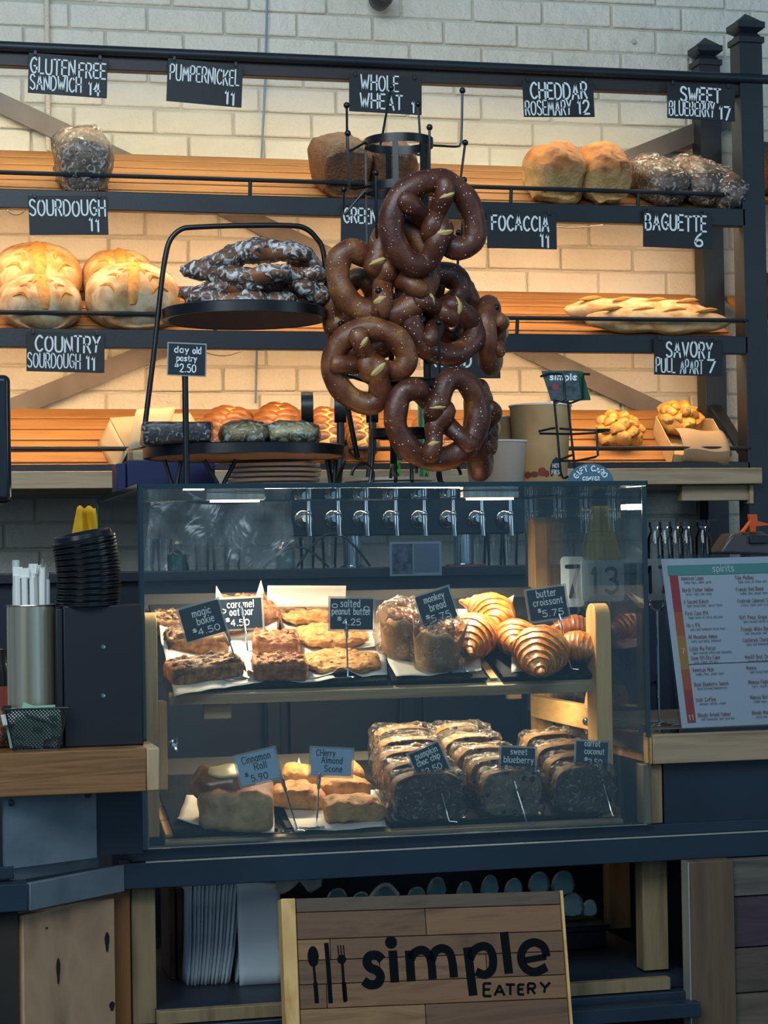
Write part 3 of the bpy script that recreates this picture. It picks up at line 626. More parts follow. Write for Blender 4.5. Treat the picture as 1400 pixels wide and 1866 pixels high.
# ---------------------------------------------------------------- slate trays
def tray(p0, N_, t, pxl, pxr, py, L_, label, s0=.006, cut=0):
    a = PPL(pxl, py, p0+N_*.005, N_); b = PPL(pxr, py, p0+N_*.005, N_); Mx = Matrix.Rotation(t, 4, 'X'); w_ = b.x-a.x
    o = Vector((a.x, p0.y+s0*math.cos(t), p0.z+s0*math.sin(t)))+N_*.005
    m = M(); m.box(0, w_, 0, L_, 0, .007, Mx)
    return solo('slate_tray', label, 'tray', m, TRAYM, o, bev=.0015)
tray(UP0, UN, UT, 318, 712, 1255, .40, 'black slate tray under the bars and oval cookies on the upper deck')
tray(UP0, UN, UT, 716, 893, 1247, .40, 'black slate tray under the paper wrapped monkey breads')
tray(UP0, UN, UT, 917, 1088, 1240, .40, 'black slate tray under the croissants at the right end of the upper deck')
slats(UP0, UT, P(893, 1244, .12).x+.006, P(917, 1244, .12).x-.005, 5, .44, PINE, d1)
tray(LP0, LN, LT, 322, 519, 1540, .30, 'black slate tray under the cinnamon roll')
tray(LP0, LN, LT, 528, 708, 1528, .30, 'black slate tray under the cherry almond scones')
tray(LP0, LN, LT, 714, 1122, 1512, .34, 'long black slate tray under the wrapped loaf slices')
slats(LP0, LT, .052, P(322, 1540, .09).x-.003, 5, .36, PINE, d2)
# ---------------------------------------------------------------- placing on the decks
def onU(px, py, h=.012): return PPL(px, py, UP0+UN*h, UN)
def onL(px, py, h=.012): return PPL(px, py, LP0+LN*h, LN)
def rotU(rz=0): return (Rx(UT) @ Rz(D(rz)))
def rotL(rz=0): return (Rx(LT) @ Rz(D(rz)))
def sheet(name, label, pts, h, kind='U', curl=(), nu=16, nv=12, seed=0, amp=.003, mt=PAPER, group=None):
    """a sheet of paper through four deck pixels (front-left, front-right, back-right, back-left); curl lifts corners"""
    on = onU if kind == 'U' else onL; N_ = UN if kind == 'U' else LN
    q = [on(x, y, h) for x, y in pts]; c = q[0]
    def fn(u, v):
        p = q[0]*(1-u)*(1-v)+q[1]*u*(1-v)+q[2]*u*v+q[3]*(1-u)*v
        z = abs(noise.noise(Vector((u*2.6+seed, v*2.6, seed*.7))))*amp*2.2
        for (cu, cv, rad, hh) in curl:
            d = math.hypot(u-cu, v-cv)
            if d < rad: z += hh*(1-d/rad)**1.6
        return p+N_*z-c
    m = M(); m.grid(fn, nu, nv)
    return solo(name, label, 'paper', m, mt, c, solid=.0004, group=group)
# ================================================================ breads on the wall shelf
def onS(i, px, s, h=0):
    p0, N_ = SLN[i]; t = TILT[i]; q = p0+Vector((0, math.cos(t), math.sin(t)))*s+N_*h
    py = (330, 580, 810)[i]
    for _ in range(3):
        x = P(px, py, q.y).x
    return Vector((x, q.y, q.z))
def rotS(i, rz=0): return Rx(TILT[i]) @ Rz(D(rz))
def loaf(w_, l, h, seed, top=.12, p=4.5, amp=.006):
    m = M(); m.blob((0, 0, 0), (w_/2, l/2, h/2), 64, 44, p)
    out = []
    for x, y, z in m.v:
        k = z/(h/2)
        if k > .0: x *= 1+.10*math.sin(min(k, 1)*math.pi*.75); z += top*h*max(0, 1-(x/(w_/2))**2*.8)*max(0, 1-(y/(l/2))**4*.6)
        else: x *= 1-.05*(-k)
        out.append((x, y, z+h/2))
    m.v = out; return m.noise(amp, 16, seed, amp*.5, 55)
def film(m, f=1.03, amp=.004, seed=1, add=.002):
    n = M(); n.f = list(m.f); c = Vector((0, 0, 0))
    for p in m.v: c += Vector(p)
    c /= len(m.v)
    for p in m.v:
        d = Vector(p)-c; n.v.append(tuple(c+d*f+d.normalized()*add))
    return n.noise(amp, 30, seed, amp*.8, 85)
DARKB = topmat('dark_crust', ('60391f', '7a4c28'), ('2a1b14', '4e2f1c'), lo=-.1, hi=.9, vary=1.2, nscale=55, bump=1, bscale=150, bdist=.006)
CHEDB = topmat('cheddar_crust', ('b8945a', 'cdb27c'), ('7a3f16', 'b07030'), lo=-.25, hi=.6, vary=1.0, nscale=30, bump=.8, bscale=120, bdist=.005)
BLUEB = topmat('blueberry_crust', ('7d6552', '9a8470'), ('4a3128', '70493a'), lo=0, hi=.8, vary=1, nscale=25, bump=.6, bscale=50)
FLOUR = mat('floured_crust', [(.3, '84582c'), (.46, 'ae8250'), (.62, 'c6a87c'), (.8, '956838')], (22,22,22), rough=.8, bump=.5, bscale=130, detail=7)
FLOURW = mat('white_floured_crust', [(.3, '7d5c38'), (.46, 'a3845c'), (.62, 'bfae90'), (.8, '8d6c46')], (22,22,22), rough=.8, bump=.5, bscale=130, detail=7)
SCORE = mat('scored_crust', [(.3, 'a96a2c'), (.6, 'c98c42'), (.8, 'b97a36')], (70,70,70), rough=.6, bump=.8, bscale=180)
GFB = topmat('pale_brown_crust', ('8d7763', '9d8a77'), ('70594a', '8b7464'), nscale=20)
INK = mat('marker_ink', '23262a', rough=.6)
m = loaf(.118, .15, .125, 3, amp=.004); t = thing('bagged_loaf', 'plastic bagged gluten free loaf standing alone on the top shelf at left', 'bread loaf', onS(0, 148, .075), rotS(0, 4))
link('loaf', m, GFB, t); fm = film(m, 1.05, .007, 2); link('bag', fm, FILM2, t, angle=3)
mk = M()
for k in range(4): mk.tube([(-.03+k*.016, -.097, .022), (-.024+k*.016, -.098, .035+.004*(k % 2)), (-.02+k*.016, -.097, .02)], .0012, 4)
link('handwriting', mk, INK, t)
for k, (px, w_, l, h, rz, s, lb) in enumerate([(616, .128, .18, .128, 6, .09, 'dark rough crusted wheat loaf at the left of the pair under the wheat sign'), (702, .122, .18, .125, 5, .10, 'dark crusted wheat loaf partly behind the pretzel tree on the top shelf')]):
    solo('wheat_loaf', lb, 'bread loaf', loaf(w_, l, h, 8+k*3, amp=.009), DARKB, onS(0, px, s), rotS(0, rz), group='dark wheat loaves on the top shelf')
for k, (px, w_, l, h, rz, s, lb) in enumerate([(1003, .148, .18, .118, -4, .095, 'large golden cheddar loaf, left one of the pair on the top shelf'), (1090, .128, .18, .118, -3, .095, 'golden cheddar loaf with orange cheese crust, right one of the pair')]):
    solo('cheddar_loaf', lb, 'bread loaf', loaf(w_, l, h, 21+k*5, top=.2, p=3.4, amp=.011), CHEDB, onS(0, px, s), rotS(0, rz), group='cheddar rosemary loaves')
for k, (px, w_, h, s, rz, lb) in enumerate([(1190, .112, .098, .11, 16, 'plastic wrapped blueberry loaf next to the cheddar loaves'), (1262, .112, .098, .11, 14, 'plastic wrapped blueberry loaf, middle one of three at the shelf end'), (1308, .096, .085, .085, 8, 'plastic wrapped blueberry loaf, nearest the right post')]):
    m = loaf(w_, .19, h, 40+k, top=.1, p=3.2, amp=.004); t = thing('wrapped_loaf', lb, 'bread loaf', onS(0, px, s), rotS(0, rz), 'wrapped blueberry loaves on the top shelf')
    link('loaf', m, BLUEB, t); link('wrap', film(m, 1.03, .005, 5+k), FILM2, t, angle=3)
    mk = M(); y = -.103
    for q in ([(-.022, .02), (-.022, .045), (-.008, .042), (-.02, .034), (-.006, .026), (-.022, .02)], [(.004, .02), (.007, .044), (.02, .04), (.006, .033), (.018, .018)]): mk.tube([(a, y, b) for a, b in q], .0014, 4)
    link('handwriting', mk, INK, t)
solo('wheat_loaf', 'end of a dark loaf peeking out behind the right post on the top shelf', 'bread loaf', loaf(.11, .2, .10, 71, amp=.006), DARKB, Vector((1.945, onS(0, 1372, .24).y, onS(0, 1372, .24).z)), rotS(0, 6))
solo('rye_loaf', 'reddish dark loaf behind the right post on the middle shelf', 'bread loaf', loaf(.10, .19, .085, 75, amp=.006), mat('red_crust', [(.3, '3c2118'), (.7, '5a3020')], (14,14,14), bump=.6, bscale=50), Vector((1.945, onS(1, 1372, .24).y, onS(1, 1372, .24).z)), rotS(1, 6))
def boule(label, px, s, w_, h, rz, mt, seed, cut_w, group='sourdough rounds on the middle shelf', dy=None):
    t = thing('sourdough_round', label, 'bread', onS(1, px, s), rotS(1, rz), group)
    R_ = (w_/2, (dy or w_)/2, h*.62)
    fn = lambda d: 1+.03*noise.noise(Vector(d)*2+Vector((seed, 0, 0)))
    m = M(); m.blob((0, 0, h*.42), R_, 44, 30, 2.35, fn, flat=-h*.42); link('crust', m.noise(.0015, 40, seed), mt, t)
    def on(a, b):   # surface point in direction azimuth a (0=front), elevation b
        d = Vector((math.sin(a)*math.cos(b), -math.cos(a)*math.cos(b), math.sin(b))); e = 2/2.35
        q = (abs(d.x/R_[0])**2.35+abs(d.y/R_[1])**2.35+abs(d.z/R_[2])**2.35)**(-1/2.35); p = d*q
        n_ = Vector((math.copysign(abs(p.x/R_[0])**1.35/R_[0], p.x), math.copysign(abs(p.y/R_[1])**1.35/R_[1], p.y), math.copysign(abs(p.z/R_[2])**1.35/R_[2], p.z))).normalized()
        return p+Vector((0, 0, h*.42)), n_
    # large oval scar from the front up over the top
    m = M(); nu, nv = 8, 22
    def fnc(u, v):
        b = D(12)+v*D(108); wd = cut_w*math.sin(math.pi*min(max(v*.94+.03, 0), 1))**.5*.5
        p, n_ = on(0, b); side = Vector((1, 0, 0)); off = (u-.5)*2
        q, nn = on(math.atan2(off*wd, max(.02, R_[1]*math.cos(b))) if b < 1.3 else 0, b)
        if b >= 1.3: q = p+side*off*wd
        bulge = .0035*(1-off*off)+.0012
        return q+n_*bulge+Vector((0, 0, -abs(off)**6*.004))
    m.grid(fnc, nu, nv); link('central_score', m.noise(.0012, 60, seed), SCORE, t)
    for sd in (-1, 1):
        for k in range(4):
            m = M(); pts = []; rr = []
            for j in range(9):
                u = j/8; b = D(22+k*19)+.16*math.sin(math.pi*u); a = sd*(.42+.5*u+.12*k)
                p, n_ = on(a, b); pts.append(p+n_*.0002); rr.append(.001+.0052*math.sin(math.pi*u)**.8)
            m.tube(pts, rr, 6); link('side_score', m, SCORE, t)
boule('sourdough round behind the pale one at the far left, orange scored top', 68, .275, .225, .125, 0, FLOUR, 1, .05)
boule('sourdough round at the back behind the large floured one, only its top shows', 216, .27, .19, .115, 0, FLOUR, 2, .045)
boule('pale sourdough round in front at the far left with leaf like scores', 72, .095, .205, .102, 3, FLOURW, 3, .052)
boule('large floured sourdough oval in front with a long tan centre score', 240, .115, .235, .128, -6, FLOURW, 4, .045)
FOC = mat('baguette_crust', [(.3, 'a87840'), (.48, 'c4a272'), (.65, 'cdb78f'), (.8, 'b08549')], (25, 60, 60), rough=.8, bump=.5, bscale=130)
for k, (px, s, L_, lb, sd) in enumerate([(1162, .125, .41, 'rear of the two floured baguettes on the middle shelf', 5), (1198, .05, .40, 'front floured baguette lying behind the guard rod on the middle shelf', 9)]):
    t = thing('baguette', lb, 'bread', onS(1, px, s, .034), rotS(1, -1.5), 'floured baguettes')
    m = M(); n_ = 40; pts = []; rr = []
    for j in range(n_+1):
        u = j/n_; pts.append(((u-.5)*L_, .003*math.sin(u*9+sd), .002*math.sin(u*13+sd))); rr.append(.040*min(1, (math.sin(math.pi*min(max(u, .001), .999)))**.38)*(1+.07*math.sin(u*19+sd)))
    m.tube(pts, rr, 18); m.noise(.003, 24, sd); m.v = [(x, y, z*.86) for x, y, z in m.v]; link('crust', m, FOC, t)
    for j in range(4):
        u = .17+j*.22; x = (u-.5)*L_; m = M(); pts = [(x-.035+.07*q/7, -.014+.024*q/7, .0332-.004*(q/7-.5)**2) for q in range(8)]; m.tube(pts, [.001+.0065*math.sin(math.pi*q/7) for q in range(8)], 8); link('slash', m, SCORE, t)
# challahs
CHAL = topmat('challah_crust', ('a87036', 'c08a48'), ('5a3210', '855020'), lo=-.3, hi=.4, vary=.7, nscale=40, rough=.45, bump=.4, bscale=120, coat=.08)
CHALP = mat('challah_pale', [(.3, 'cf9450'), (.7, 'dfb070')], (30,30,30), rough=.5)
CHALS = mat('challah_seam', [(.3, 'b98a4c'), (.7, 'd0a566')], (40,40,40), rough=.6)
def braid(t, L_, w_, h, seed):
    m = M(); m.blob((0, 0, h*.42), (w_*.44, L_*.47, h*.44), 28, 18, 2.3); link('seam', m, CHALS, t)
    m = M(); rd = random.Random(seed); n = 6
    for k in range(n):
        for sd in (-1, 1):
            y = -L_*.46+(k+.55+.25*sd)*L_*.92/n; e = math.sqrt(max(.12, 1-(y/(L_*.52))**2)); a = D(sd*38+rd.uniform(-5, 5))
            m.blob((0, 0, 0), (w_*.34*e, L_*.088, h*.36*e), 22, 14, 2.2, mat=Matrix.Translation((sd*w_*.17*e, y, h*.28+h*.30*e)) @ Matrix.Rotation(D(sd*22), 4, 'Y') @ Matrix.Rotation(a, 4, 'Z'))
    m.noise(.002, 40, seed); link('braided_crust', m, CHAL, t)
for k, (px, s, w_, L_, rz, lb) in enumerate([(408, .15, .145, .26, -22, 'braided golden loaf at the left of the lowest shelf row, above the dark brownie'), (500, .165, .135, .27, -18, 'braided golden loaf between the left braid and the first black tap knob'), (594, .14, .095, .26, -8, 'glossy braided loaf seen between the first and second black tap knobs'), (655, .14, .095, .26, -4, 'glossy braided loaf seen right of the second black tap knob'), (790, .10, .12, .22, 0, 'golden braided loaf glimpsed through the lowest pretzel')]):
    t = thing('braided_loaf', lb, 'bread', onS(2, px, s), rotS(2, rz), 'braided loaves on the lowest shelf'); braid(t, L_, w_, .09, k)
# pull-apart rounds
PULL = topmat('cheese_pull_apart', ('8a5c2a', 'b08c4c'), ('a86420', 'c89a40'), lo=-.1, hi=.9, vary=1.3, nscale=28, bump=.7, bscale=70, specks=('5c6a28', 60, .28, .35), bdist=.004)
def pullapart(w_, h, seed, n=16):
    rd = random.Random(seed); m = M(); m.blob((0, 0, h*.35), (w_*.44, w_*.40, h*.42), 28, 16, 2.4)
    for k in range(n):
        a = k*2.4; r_ = w_*.40*math.sqrt((k+.5)/n); z = h*.42+h*.45*(1-(r_/(w_*.44))**2); s_ = w_*rd.uniform(.10, .15)
        m.blob((r_*math.cos(a), r_*math.sin(a), z), (s_, s_, s_*.85), 12, 8)
    return m.noise(.008, 38, seed, .003, 110)
solo('pull_apart_round', 'golden herbed pull apart round sitting on the slats left of the kraft box', 'bread', pullapart(.150, .08, 4), PULL, onS(2, 1124, .165), rotS(2), group='savory pull apart rounds')
solo('pull_apart_round', 'golden pull apart round held in the open kraft box', 'bread', pullapart(.135, .075, 9), PULL, onS(2, 1236, .20, .02), rotS(2), group='savory pull apart rounds')
t = thing('kraft_tray_box', 'open kraft box with a paper flap holding pull aparts on the lowest shelf', 'box', onS(2, 1258, .10), rotS(2, -6))
m = M(); wB = .16; lB = .21; hB = .055
m.box(-wB/2, wB/2, -lB/2, lB/2, 0, .002); m.box(-wB/2, -wB/2+.002, -lB/2, lB/2, 0, hB); m.box(wB/2-.002, wB/2, -lB/2, lB/2, 0, hB); m.box(-wB/2, wB/2, -lB/2, -lB/2+.002, 0, hB*.8); m.box(-wB/2, wB/2, lB/2-.002, lB/2, 0, hB)
link('box', m, KRAFT, t)
m = M(); m.grid(lambda u, v: Vector((-.055+.125*u, -lB/2-.012+.12*v, hB+.004+.018*math.sin(v*2.6)-(.035 if v < .02 else .0)+.003*math.sin(u*7))), 10, 14); link('paper_flap', m, mat('kraft_paper', 'a08768', rough=.8), t, solid=.0006)
# kraft bakery box at the left of lowest shelf
t = thing('bakery_box', 'open pale kraft box with raised lid on the lowest shelf at left', 'box', onS(2, 300, .05), rotS(2, 8))
m = M(); m.box(-.11, .10, -.055, .14, 0, .068); link('box', m, mat('cream_card', '948468', rough=.8), t, bev=.002)
m = M(); m.grid(lambda u, v: Vector((-.11+.10*u+.05*v, -.05+.12*v, .07+.05*math.sin(v*1.6)+.02*u*(1-v))), 6, 6); m.grid(lambda u, v: Vector((-.10+.22*u, -.062-.01*v, .074-.045*v-.02*u*v)), 8, 4); m.grid(lambda u, v: Vector((-.111-.028*v, -.05+.18*u, .064-.062*v)), 6, 4)
link('flap', m, mat('cream_card_inner', 'aa9a7a', rough=.8), t, solid=.0012)

# ================================================================ chalkboard signs
def chalk_sign(label, box, lines, rot=0, Y=1.490, st=4.7, clips=True, hang=None, extra=None, yaw=0, mt=BOARD, name='chalkboard_sign'):
    x0, y0, x1, y1 = box; cx, cy = (x0+x1)/2, (y0+y1)/2; c = P(cx, cy, Y); k = (P(x1, cy, Y)-P(x0, cy, Y)).x/(x1-x0); kz = (P(cx, y0, Y)-P(cx, y1, Y)).z/(y1-y0)
    t = thing(name, label, 'sign', c, Ry(D(rot)) if not yaw else Rz(D(yaw)) @ Ry(D(rot)), 'chalkboard price signs')
    W_, H_ = (x1-x0)*k, (y1-y0)*kz
    m = M(); m.box(-W_/2, W_/2, 0, .003, -H_/2, H_/2); link('board', m, mt, t, bev=.0006)
    m = M()
    for s, a, b, bl, h in lines: text(m, s, (a-cx)*k, (b-cx)*k, (cy-bl)*kz, h*kz, st*k*.74, y=-.0012, jit=.04)
    link('lettering', m, CHALK, t, flat=True)
    if clips:
        for u in (-.42, .40):
            m = M(); m.box(W_*u-.004, W_*u+.004, -.004, .006, H_/2-.006, H_/2+.006); link('clip', m, BLACK, t, bev=.001)
    return t
chalk_sign('chalkboard sign reading GLUTEN FREE SANDWICH 14 on the top bar', (52, 101, 196, 174), [('GLUTEN', 56, 136, 138, 28), ('FREE', 144, 192, 139, 27), ('SANDWICH', 56, 148, 167, 26), ('14', 163, 182, 170, 24)], 2)
chalk_sign('chalkboard sign reading PUMPERNICKEL 11 on the top bar', (305, 112, 442, 190), [('PUMPERNICKEL', 310, 435, 151, 28), ('11', 412, 428, 186, 24)], 3, st=4.8)
chalk_sign('chalkboard sign reading WHOLE WHEAT behind the pretzel tree top', (637, 138, 769, 206), [('WHOLE', 658, 726, 166, 27), ('WHEAT', 657, 733, 199, 26), ('11', 751, 764, 203, 20)], 1, st=4)
chalk_sign('chalkboard sign reading CHEDDAR ROSEMARY 12 on the top bar', (954, 146, 1083, 213), [('CHEDDAR', 968, 1070, 180, 28), ('ROSEMARY', 957, 1040, 209, 26), ('12', 1053, 1073, 207, 24)], -2)
chalk_sign('chalkboard sign reading SWEET BLUEBERRY 17 beside the right post', (1217, 154, 1340, 218), [('SWEET', 1241, 1313, 186, 25), ('BLUEBERRY', 1220, 1302, 212, 25), ('17', 1312, 1331, 215, 23)], 1)
chalk_sign('chalkboard sign reading SOURDOUGH 11 on the upper rail', (53, 357, 197, 428), [('SOURDOUGH', 55, 192, 393, 28), ('11', 163, 180, 421, 24)], -1.5)
chalk_sign('chalkboard sign reading FOCACCIA 11 on the upper rail', (888, 387, 1015, 453), [('FOCACCIA', 897, 1000, 420, 26), ('11', 985, 1000, 449, 24)], 0)
chalk_sign('chalkboard sign reading BAGUETTE 6 on the upper rail at right', (1173, 386, 1298, 452), [('BAGUETTE', 1177, 1287, 420, 27), ('6', 1267, 1280, 447, 22)], 1)
chalk_sign('chalkboard sign mostly hidden behind the pretzels, ending in ILE', (622, 374, 752, 444), [('GREEN CHILE', 627, 748, 408, 26)], 1)
chalk_sign('chalkboard sign reading COUNTRY SOURDOUGH 11 on the middle rail', (49, 606, 191, 678), [('COUNTRY', 65, 182, 641, 28), ('SOURDOUGH', 51, 146, 671, 26), ('11', 158, 173, 672, 25)], 1)
chalk_sign('chalkboard sign reading SAVORY PULL APART 7 on the middle rail', (1193, 618, 1317, 684), [('SAVORY', 1215, 1298, 651, 27), ('PULL', 1196, 1230, 679, 25), ('APART', 1240, 1281, 680, 24), ('7', 1290, 1304, 678, 22)], 1)
chalk_sign('chalkboard sign reading PRETZEL ROUND behind the pretzels', (775, 612, 912, 689), [('PRETZEL', 784, 865, 640, 24), ('ROUND', 784, 858, 668, 24), ('11', 883, 897, 682, 22)], 0)
chalk_sign('small dark sign reading twist behind the left pretzels', (612, 655, 682, 690), [('twist', 633, 658, 683, 10)], -3, st=2.2, clips=False, Y=1.488)
# ================================================================ things standing on the case
PRET = mat('pretzel_crust', [(.28, '3d1d14'), (.5, '552b1d'), (.66, '6b3c22'), (.78, '9a6a34')], (24,24,24), rough=.38, bump=.5, bscale=110, detail=7, coat=.1, bdist=.003)
addspeck(PRET, 'e8dccb', 170, .20, .28)
PRETL = mat('pretzel_crust_light', [(.28, '552a18'), (.45, '6a3820'), (.6, '82502a'), (.78, 'b08446')], (26,26,26), rough=.4, bump=.5, bscale=110, detail=7, coat=.1, bdist=.003)
addspeck(PRETL, 'ead9bd', 170, .18, .2)
SPLIT = mat('pretzel_split', [(.3, 'c09a52'), (.7, 'd9bf80')], (40,40,40), rough=.7)
ZT = 1.5205
def pretzel(label, px, py, Y, size, ang, tiltx=0, turn=0, mt=PRET, seed=0, thick=.235, flip=1):
    """knotted loop; size = outer diameter in m; ang turns it in its own plane"""
    t = thing('soft_pretzel', label, 'pretzel', P(px, py, Y), Rz(D(turn)) @ Rx(D(tiltx)) @ Ry(D(ang)), 'large soft pretzels hanging on the wire tree')
    R_ = size/2; r = R_*thick; k = R_-r
    cp_ = [(-.62, -.93, .9), (-.42, -.62, 1.35), (-.16, -.22, .35), (.10, .04, .75), (.13, .24, .0), (-.08, .42, -.65), (-.45, .80, 0), (-.86, .70, 0), (-1.08, .12, 0), (-.98, -.42, 0), (-.58, -.86, 0), (0, -1.02, 0),
           (.58, -.86, 0), (.98, -.42, 0), (1.08, .12, 0), (.86, .70, 0), (.45, .80, 0), (.08, .42, .65), (-.13, .24, .75), (-.10, .04, .0), (.16, -.22, -.2), (.42, -.62, .9), (.62, -.93, .9)]
    rd = random.Random(seed); q = [Vector((x*flip*k*(1+rd.uniform(-.03, .03)), -y*r*1.25 if 0 else -zz*r*1.0, y*k)) for x, y, zz in cp_]
    pts = []
    for i in range(len(q)-1):
        p0 = q[max(i-1, 0)]; p1 = q[i]; p2 = q[i+1]; p3 = q[min(i+2, len(q)-1)]
        for j in range(5):
            s = j/5; pts.append(.5*((2*p1)+(-p0+p2)*s+(2*p0-5*p1+4*p2-p3)*s*s+(-p0+3*p1-3*p2+p3)*s**3))
    pts.append(q[-1]); n = len(pts)
    rr = [r*(.80+.26*math.sin(math.pi*i/(n-1))**1.5)*(1+.04*math.sin(i*.9+seed)) for i in range(n)]
    rr[0] = r*.34; rr[1] = r*.66; rr[-1] = r*.34; rr[-2] = r*.66
    m = M(); m.tube(pts, rr, 16); m.noise(.0022, 28, seed); link('dough', m, mt, t, angle=2)
    for i in (round(n*.05), round(n*.19), round(n*.80)):   # pale splits where strands press together
        c = pts[i]; d = (pts[min(i+1, n-1)]-pts[max(i-1, 0)]).normalized(); u = d.cross(Vector((0, -1, 0))).normalized(); mm = M()
        ring = [c+(Vector((0, -1, 0))*math.cos(a)+u*math.sin(a))*(rr[i]*.80)+d*(rr[i]*.55*math.sin(a)) for a in [D(-72+120*j/8) for j in range(9)]]
        mm.tube(ring, [.0030+.0032*math.sin(math.pi*j/8) for j in range(9)], 6); link('split_seam', mm, SPLIT, t)
    return t
pk = lambda px_: px_/1000.0
# rack
XRK = P(737, 880, .28).x; YR = .28
rk = thing('pretzel_tree', 'tall black wire pretzel tree with ball tipped hooks on the glass case', 'display rack', (XRK, YR, ZT))
def zz(py, Y=YR): return P(737, py, Y).z-ZT
def kp(name, m, mt=WIRE, **k): return link(name, m, mt, rk, **k)
RR = .066
for py in (262, 345, 455, 590, 700, 790):
    m = M(); z = zz(py); n = 40
    v = []; f = []
    for j in range(n):
        a = 2*math.pi*j/n
        for (rr_, dz) in ((RR, -.008), (RR, .008), (RR-.003, .008), (RR-.003, -.008)): v.append((rr_*math.cos(a), rr_*math.sin(a), z+dz))
    for j in range(n):
        for c in range(4): f.append((j*4+c, ((j+1) % n)*4+c, ((j+1) % n)*4+(c+1) % 4, j*4+(c+1) % 4))
    m.add(v, f); kp('ring', m)
for a in (20, 95, 160, 250, 300):
    a = D(a); m = M(); m.beam((RR*math.cos(a)*.97, RR*math.sin(a)*.97, .05), (RR*math.cos(a)*.97, RR*math.sin(a)*.97, zz(262)), .011 if a < 6 else .008, .003, up=(math.cos(a), math.sin(a), 0)); kp('upright_bar', m)
def hook(tip, foot, ringpy, ang):
    """tip and foot as pixel pairs with own depth; arm runs from ring to foot, then up to the tip ball"""
    o = Vector((XRK, YR, ZT)); Yt = YR+.066*math.sin(ang)+.04*math.sin(ang); T = P(tip[0], tip[1], Yt)-o; F_ = P(foot[0], foot[1], Yt)-o
    A_ = Vector((RR*math.cos(ang), RR*math.sin(ang), zz(ringpy))); m = M()
    m.tube([A_, F_+(A_-F_).normalized()*.012, F_+(A_-F_).normalized()*.004+Vector((0, 0, .0015)), F_+(T-F_).normalized()*.010, T], .0024, 7); m.sph(T, .0062, 10, 8); kp('hook', m)
for tip, foot, rp_, an in [((632, 192), (633, 278), 262, 180), ((713, 160), (694, 262), 262, 110), ((762, 190), (768, 285), 262, 60), ((843, 165), (841, 268), 262, 5), ((783, 232), (783, 338), 345, -70), ((634, 243), (636, 345), 345, 200),
                           ((848, 260), (838, 340), 345, 20), ((685, 315), (686, 440), 455, -110), ((846, 328), (842, 435), 455, -20), ((627, 345), (625, 395), 345, 160), ((836, 424), (834, 500), 455, 30), ((622, 590), (620, 680), 700, 190), ((800, 588), (802, 690), 700, -80), ((690, 530), (690, 610), 590, -100), ((905, 560), (880, 640), 590, -10)]:
    hook(tip, foot, rp_, D(an))
for a in (190, 268, 350, 90):
    a = D(a); m = M(); d = Vector((math.cos(a), math.sin(a), 0)); pts = []
    for j in range(20):
        u = j/19; th_ = -math.pi/2-u*1.5*math.pi; pts.append(d*(RR+.020)+d*(.022*math.cos(th_))*(1)+Vector((0, 0, .024+.022*math.sin(th_))))
    pts = [d*RR*.97+Vector((0, 0, .10)), d*RR*1.0+Vector((0, 0, .05)), d*(RR+.005)+Vector((0, 0, .012))]+pts
    m.tube(pts, .0032, 7); kp('scroll_foot', m)
m = M(); m.lathe([(0, -.003), (.045, -.003), (.048, .0), (.045, .003), (0, .003)], 26); m.shift(0, 0, zz(700)); kp('drip_disc', m, BLACK)
for nm, px_, py_ in (('price_clip', 775, 350),):
    m = M(); q = P(px_, py_, YR-.07)-Vector((XRK, YR, ZT)); m.tube([q+Vector((-.014, 0, 0)), q+Vector((.014, 0, 0))], .009, 12); kp(nm, m, STEEL)
pretzel('topmost dark pretzel hanging in front on the wire tree', 788, 408, .16, .198, 158, 6, 4, PRET, 1, .225)
pretzel('lighter brown pretzel hanging at the upper left of the tree', 700, 495, .21, .205, -28, 4, -8, PRETL, 2, .225)
pretzel('brown pretzel at middle right of the tree under the topmost one', 806, 572, .235, .190, 72, -4, 16, PRET, 3, .23)
pretzel('lighter pretzel at lower left of the tree with a pale knot', 672, 665, .19, .172, 128, 10, -12, PRETL, 4, .25)
pretzel('lowest dark pretzel hanging in front above the glass edge', 799, 760, .17, .196, -14, 5, 6, PRET, 5, .22)
pretzel('pretzel wedged behind at mid left between two others', 668, 575, .30, .170, 40, 8, -30, PRETL, 6, .24)
pretzel('pretzel hanging edge on at the right side of the tree', 893, 610, .31, .150, 80, 0, 66, PRETL, 7, .26)
pretzel('pretzel hanging edge on at lower right of the tree', 874, 785, .30, .185, 90, 0, 68, PRET, 8, .24)
pretzel('pretzel at the back of the tree seen through the middle right one', 800, 560, .36, .170, 200, 0, 10, PRETL, 9, .24)

# ---------------------------------------------------------------- two tier stand
YT = .36; cxu = P(445, 590, YT).x; cxl = P(449, 820, YT).x; CX = (cxu+cxl)/2
ts = thing('tiered_stand', 'black wire stand with two round trays holding day old pastries', 'tiered stand', (CX, YT, ZT))
def tp(name, m, mt=WIRE, par=None, **k): return link(name, m, mt, par or ts, **k)
zu = P(445, 572, YT).z-ZT; zl = P(449, 822, YT).z-ZT; ru = .158; rl = .196
UNDER = mat('tray_underside', '7c675c', rough=.8)
def disc(r, z, h):
    m = M(); m.lathe([(0, z), (r-.006, z), (r-.004, z-.001), (r, z-.001), (r, z+h), (r-.003, z+h+.002), (r-.006, z+h), (0, z+h)], 56); a = tp('tray', m, WIRE)
    m = M(); m.lathe([(0, z-.0008), (r-.014, z-.0008), (r-.014, z-.0002), (0, z-.0002)], 48); tp('tray_underside', m, UNDER, a)
disc(ru, zu-.012, .018); disc(rl, zl-.012, .017)
YF = YT
def tpx(px, py, Y=YT): return P(px, py, Y)-Vector((CX, YT, ZT))
